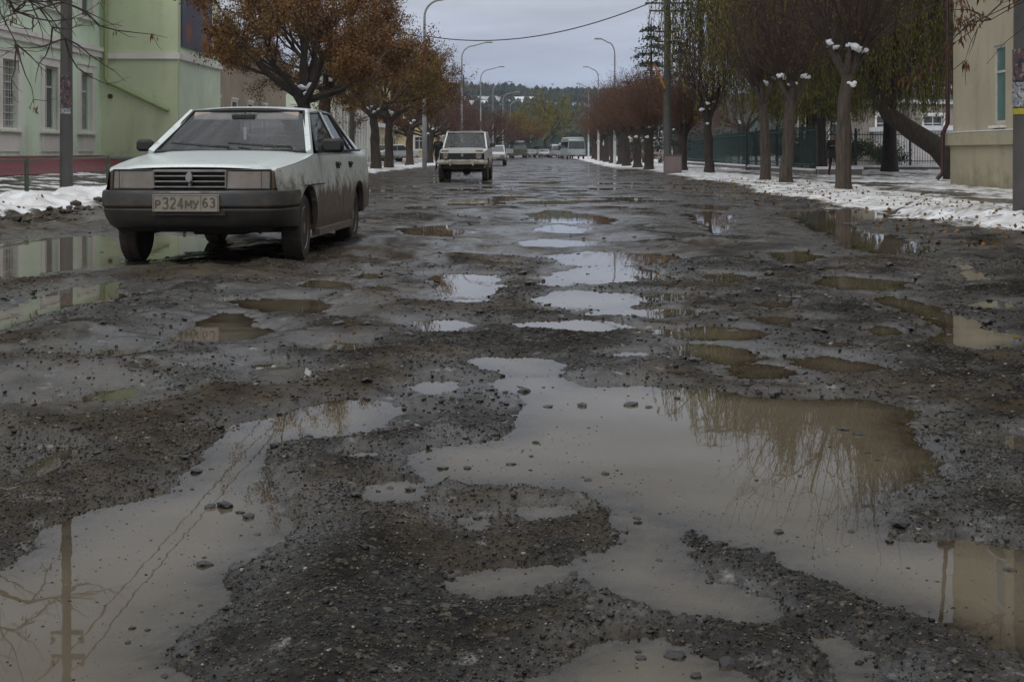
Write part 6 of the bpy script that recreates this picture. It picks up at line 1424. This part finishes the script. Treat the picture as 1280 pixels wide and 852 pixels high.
far_vehicle('sedan_car', 'white sedan half hidden right behind the off-road car', 'car', fv(616, 92), -.03, SED, 4.1, 1.65, 'p_white', SEDW, (.75, 3.3), group=None)
far_vehicle('army_truck', 'dark khaki truck with snow on its roof parked on the left', 'truck', fv(650, 205), .12, TRK, 5.3, 2.3, 'p_khaki', TRKW, (.9, 4.3), .42, roofmat=('snow', 3.3, 3.6, .3))
far_vehicle('minibus', 'pale blue-grey bus with snowy roof parked on the right side', 'bus', fv(721, 176), .10, BUS, 7.4, 2.3, 'p_bluegrey', BUSW, (1.3, 5.6), .42, roofmat=('snow', 3.7, 6.6, .10))
far_vehicle('van', 'white van parked just left of the blue-grey bus', 'van', fv(709, 196), .06, VAN, 4.7, 1.9, 'p_white', VANW, (.8, 3.9), .33, roofmat=('snow', 2.7, 3.6, .10))
far_vehicle('van', 'cream van with a blue band parked behind the reddish pollards', 'van', (u2x(10.0, 118), 118, 0), .5, VAN, 4.7, 1.95, 'p_cream', VANW, (.8, 3.9), .33, roofmat=('snow', 2.7, 3.6, .06))
far_vehicle('sedan_car', 'wine red car parked in front of the cream van', 'car', (u2x(8.8, 112), 111, 0), .4, SED, 4.1, 1.65, 'p_wine', SEDW, (.75, 3.3))
far_vehicle('sedan_car', 'white parked car glimpsed between trunks behind the left snow bank', 'car', (-10.9, 103, .1), -.9, SED, 4.1, 1.65, 'p_white', SEDW, (.75, 3.3))
for k, (px, Y, pm, lb, pr, w_, wy) in enumerate(((664, 222, 'p_silver', 'silver car among the far traffic beside the khaki truck', SED, SEDW, (.75, 3.3)), (672, 232, 'p_dark', 'dark car in the middle of the far traffic', SED, SEDW, (.75, 3.3)), (681, 226, 'p_white', 'white car with headlights in the middle of the far traffic', SED, SEDW, (.75, 3.3)), (690, 236, 'p_dark', 'dark car right of the middle in the far traffic', SED, SEDW, (.75, 3.3)), (697, 212, 'p_silver', 'silver van in the far traffic left of the white van', VAN, VANW, (.8, 3.9)), (634, 190, 'p_dark', 'dark car parked at the left kerb before the khaki truck', SED, SEDW, (.75, 3.3)), (626, 165, 'p_silver', 'grey car parked at the left kerb behind the off-road car', SED, SEDW, (.75, 3.3)))):
    far_vehicle('sedan_car' if pr is SED else 'van', lb, 'car' if pr is SED else 'van', fv(px, Y), .05 * (-1) ** k, pr, 4.1, 1.65 if pr is SED else 1.9, pm, w_, wy)
# ------------------------------------------------------------------ people
M['skin'] = simple('skin', (.30, .17, .12), (.26, .14, .10), 8, .55); M['coat_black'] = simple('black_coat', (.012, .012, .015), (.02, .02, .024), 6, .85)
M['trouser_wine'] = simple('wine_trousers', (.055, .014, .018), (.035, .012, .014), 6, .9); M['hair'] = simple('dark_hair', (.02, .014, .010), None, 20, .6)
M['coat_brown'] = simple('brown_jacket', (.06, .035, .025), (.04, .025, .02), 6, .9); M['jean'] = simple('dark_jeans', (.02, .024, .035), None, 8, .9); M['shoe'] = simple('dark_shoes', (.015, .013, .012), None, 8, .6)
def skin_mesh(name, J, E, R, sub=2):
    me = bpy.data.meshes.new(name); me.from_pydata(J, E, []); o = bpy.data.objects.new(name, me); COL.objects.link(o)
    o.modifiers.new('skin', 'SKIN'); 
    for i, v in enumerate(me.skin_vertices[0].data): r = R[i]; v.radius = (r, r) if isinstance(r, (int, float)) else r; v.use_root = (i == 0)
    s = o.modifiers.new('sub', 'SUBSURF'); s.levels = sub; s.render_levels = sub
    bpy.context.view_layer.update(); m2 = bpy.data.meshes.new_from_object(o.evaluated_get(bpy.context.evaluated_depsgraph_get())); bpy.data.objects.remove(o); return m2
def person(label, loc, rz, h=1.65, pose='walk', top='coat_black', legs='trouser_wine', hairlen=.1, coat=True, fingers=True):
    t = thing('person', label, 'person', loc, rz); k = h / 1.7
    P = {'pel': (0, 0, .95), 'sp': (0, .01, 1.12), 'ch': (0, 0, 1.32), 'nk': (0, 0, 1.45), 'hb': (0, -.015, 1.53), 'hd': (0, -.02, 1.60), 'ht': (0, -.01, 1.68)}
    for s, n in ((-1, 'L'), (1, 'R')):
        P['sh' + n] = (s * .18, 0, 1.39)
        if pose == 'walk':
            f = s * .16; P['hip' + n] = (s * .09, 0, .90); P['kn' + n] = (s * .10, -.10 - f * .6, .50); P['an' + n] = (s * .10, -f * 1.1 + .02, .09); P['to' + n] = (s * .12, -f * 1.1 - .15, .04)
            P['el' + n] = (s * .24, .02, 1.13); P['wr' + n] = (s * .13, -.20, 1.20)
        elif pose == 'stand':
            P['hip' + n] = (s * .09, 0, .90); P['kn' + n] = (s * .10, -.02, .50); P['an' + n] = (s * .11, .0, .09); P['to' + n] = (s * .13, -.15, .04); P['el' + n] = (s * .24, .03, 1.12); P['wr' + n] = (s * .25, -.05, .88)
        else:  # seated, hands on wheel
            P['hip' + n] = (s * .10, -.02, .92); P['kn' + n] = (s * .14, -.42, .98); P['an' + n] = (s * .14, -.72, .66); P['to' + n] = (s * .14, -.86, .70); P['el' + n] = (s * .25, -.14, 1.16); P['wr' + n] = (s * .17, -.38, 1.26)
            if pose == 'sit_passenger': P['wr' + n] = (s * .12, -.30, 1.04); P['el' + n] = (s * .24, -.06, 1.12)
    names = list(P); J = [tuple(c * k for c in P[n]) for n in names]; ix = {n: i for i, n in enumerate(names)}
    R = {'pel': (.15, .11), 'sp': (.135, .105), 'ch': (.165, .115), 'nk': .055, 'hb': .06, 'hd': (.078, .095), 'ht': (.06, .075)}
    for n in 'LR': R.update({'sh' + n: .07, 'el' + n: .047, 'wr' + n: .030, 'hip' + n: .095, 'kn' + n: .062, 'an' + n: .042, 'to' + n: .035})
    if coat: 
        for q in ('pel', 'sp', 'ch'): R[q] = tuple(a * 1.12 for a in R[q])
    RR = [tuple(a * k for a in R[n]) if isinstance(R[n], tuple) else R[n] * k for n in names]
    E = [('pel', 'sp'), ('sp', 'ch'), ('ch', 'nk'), ('nk', 'hb'), ('hb', 'hd'), ('hd', 'ht')]
    for n in 'LR': E += [('ch', 'sh' + n), ('sh' + n, 'el' + n), ('el' + n, 'wr' + n), ('pel', 'hip' + n), ('hip' + n, 'kn' + n), ('kn' + n, 'an' + n), ('an' + n, 'to' + n)]
    # palms and five unequal fingers each
    Ei = [(ix[a], ix[b]) for a, b in E]
    for n, s in (('L', -1), ('R', 1)):
        w = Vector(P['wr' + n]); d = (w - Vector(P['el' + n])).normalized(); side = d.cross(Vector((0, 0, 1))); side = side.normalized() if side.length > .1 else Vector((0, 1, 0)); palm = w + d * .07
        J.append(tuple(palm * k)); RR.append((.034 * k, .018 * k)); pi_ = len(J) - 1; Ei.append((ix['wr' + n], pi_))
        for f in range(5):
            if f < 4: o = side * (-.027 + .018 * f); L = (.065, .075, .072, .055)[f]; b = palm + d * .035 + o; e = b + d * L * .55 + Vector((0, 0, -.008)); tip = e + (d * .6 + Vector((0, 0, -.55))) * L * .5
            else: b = palm - d * .02 + side * -.042; e = b + (d * .7 - side * .6).normalized() * .03; tip = e + d * .025
            for q, r_ in ((b, .010), (e, .009), (tip, .008)): J.append(tuple(q * k)); RR.append(r_ * k)
            m = len(J); Ei += [(pi_, m - 3), (m - 3, m - 2), (m - 2, m - 1)]
    me = skin_mesh('body', J, Ei, RR); 
    for nm_ in ('skin', top, legs, 'shoe'): me.materials.append(M[nm_])
    wr = [Vector(P['wr' + n]) * k for n in 'LR']; el = [Vector(P['el' + n]) * k for n in 'LR']
    for p in me.polygons:
        c = p.center; p.use_smooth = True; z = c.z / k; i = 1
        hand = any(((c - w).dot((w - e).normalized()) > .005) and (c - w).length < .22 for w, e in zip(wr, el))
        if hand or (z > 1.465 and abs(c.x) < .14 * k): i = 0
        elif 'sit' in pose: i = 2 if (c.y < -.12 and z < 1.06 and (c - Vector((0, 0, 1.0))).length > .2) or z < .9 else 1
        elif z < .11: i = 3
        elif z < (.80 if coat else .93): i = 2
        p.material_index = i
    o = bpy.data.objects.new('body', me); COL.objects.link(o); o.parent = t
    hd = Vector(P['hd']) * k
    g = G(); bm = bmesh.new(); bmesh.ops.create_icosphere(bm, subdivisions=3, radius=1); 
    vs = []
    for v in bm.verts:
        q = v.co.copy(); lo = -.25 if q.y > -.15 else .42
        vs.append(Vector((q.x * .098, q.y * .112 + .008, max(q.z, lo - (hairlen if q.y > .1 else 0)) * .118 + .012)) * k + hd)
    g.add(vs, [[v.index for v in f.verts] for f in bm.faces]); bm.free(); g.build('hair', M['hair'], t, smooth=80)
    g = G(); F = hd + Vector((0, -.098 * k, 0))
    g.add([F + Vector(v) * k for v in ((-.012, .0, -.02), (.012, .0, -.02), (0, -.022, -.018), (0, .0, .018))], [(0, 2, 3), (2, 1, 3), (0, 1, 2)]); g.build('nose', M['skin'], t)
    for s in (-1, 1):
        g = G(); g.lathe([(.002, -.006), (.011, -.003), (.011, .003), (.002, .004)], F + Vector((s * .03 * k, .010, .014 * k)), 8, 'Y'); g.build('eye', M['hair'], t)
        g = G(); g.lathe([(.006, -.01), (.02, 0), (.006, .01)], hd + Vector((s * .092 * k, .0, -.005)), 8, 'X'); g.build('ear', M['skin'], t)
    g = G(); g.box(F + Vector((0, .006, -.042 * k)), (.045, .012, .010), bev=.003); g.build('mouth', M['trouser_wine'], t)
    if coat and 'sit' not in pose:
        g = G(); rows = []
        for z, rx, ry in ((.72, .215, .165), (.85, .20, .155), (1.0, .185, .145), (1.15, .175, .14), (1.28, .19, .14)):
            rows.append([(rx * k * math.cos(2 * PI * i / 20), ry * k * math.sin(2 * PI * i / 20), z * k) for i in range(20)])
        g.grid(rows, close=True); g.build('coat_skirt', M[top], t, smooth=80)
    return t
X, Y = at(1041, 51)[:2]; person('person in black coat and wine trousers walking beside the nearest right pollard', (X, Y, hgt(X, Y)), .1, 1.58, 'walk')
X, Y = at(548, 66)[:2]; person('dark clothed person standing left of the off-road car at the kerb', (X, Y, hgt(X, Y)), -.3, 1.68, 'stand', legs='jean')
R_ = SEDAN.matrix_basis if False else Matrix.Translation(SEDAN.location) @ Matrix.Rotation(SEDAN.rotation_euler[2], 4, 'Z')
v = R_ @ Vector((.35, 1.36, -.24)); person('driver in brown jacket behind the wheel of the muddy sedan', v, SEDAN.rotation_euler[2], 1.58, 'sit', 'coat_brown', 'jean', coat=False)
v = R_ @ Vector((-.35, 1.36, -.24)); person('front passenger in dark jacket inside the muddy sedan', v, SEDAN.rotation_euler[2], 1.56, 'sit_passenger', 'coat_brown', 'jean', coat=False)
R_ = Matrix.Translation(NIVA.location) @ Matrix.Rotation(NIVA.rotation_euler[2], 4, 'Z')
v = R_ @ Vector((.34, 1.30, -.14)); person('driver in black jacket inside the cream off-road car', v, NIVA.rotation_euler[2], 1.6, 'sit', 'coat_black', 'jean', coat=False)
v = R_ @ Vector((-.34, 1.30, -.14)); person('passenger in black jacket inside the cream off-road car', v, NIVA.rotation_euler[2], 1.6, 'sit_passenger', 'coat_black', 'jean', coat=False)
# ------------------------------------------------------------------ fallen leaves on the verges and haze
def litter():
    rs = np.random.RandomState(12); n = 1500; Y = 13 + 32 * rs.rand(n) ** 1.4; u = np.where(rs.rand(n) < .75, rs.uniform(3.4, 7.6, n), rs.uniform(-9, -6.4, n)); X = u + SL * Y
    h = terrain(X, Y)[0]; k = h > .004; X, Y, h = X[k], Y[k], h[k]
    o = leaves(np.stack([X, Y, h + .012], 1), .055, None, M['leaf_litter'], rs, name='fallen_leaves', spread=.001, hang=0, asp=.9)
    tag(o, 'yellow and brown fallen leaves scattered on the snowy verges', 'leaves', kind='stuff')
M['leaf_litter'] = leafm('leaf_litter', [(.22, .15, .03), (.10, .05, .02), (.16, .09, .03), (.05, .03, .02)])
litter()
def haze():
    m = bpy.data.materials.new('thin_haze'); m.use_nodes = True; t = m.node_tree; t.nodes.clear(); o = t.nodes.new('ShaderNodeOutputMaterial'); v = t.nodes.new('ShaderNodeVolumePrincipled')
    v.inputs['Color'].default_value = (.80, .87, 1, 1); v.inputs['Density'].default_value = .00020; v.inputs['Anisotropy'].default_value = 0; t.links.new(v.outputs[0], o.inputs['Volume'])
    b = G().box((0, 600, 54.5), (3200, 2000, 113)).build('haze', m); tag(b, kind='stuff')
haze()
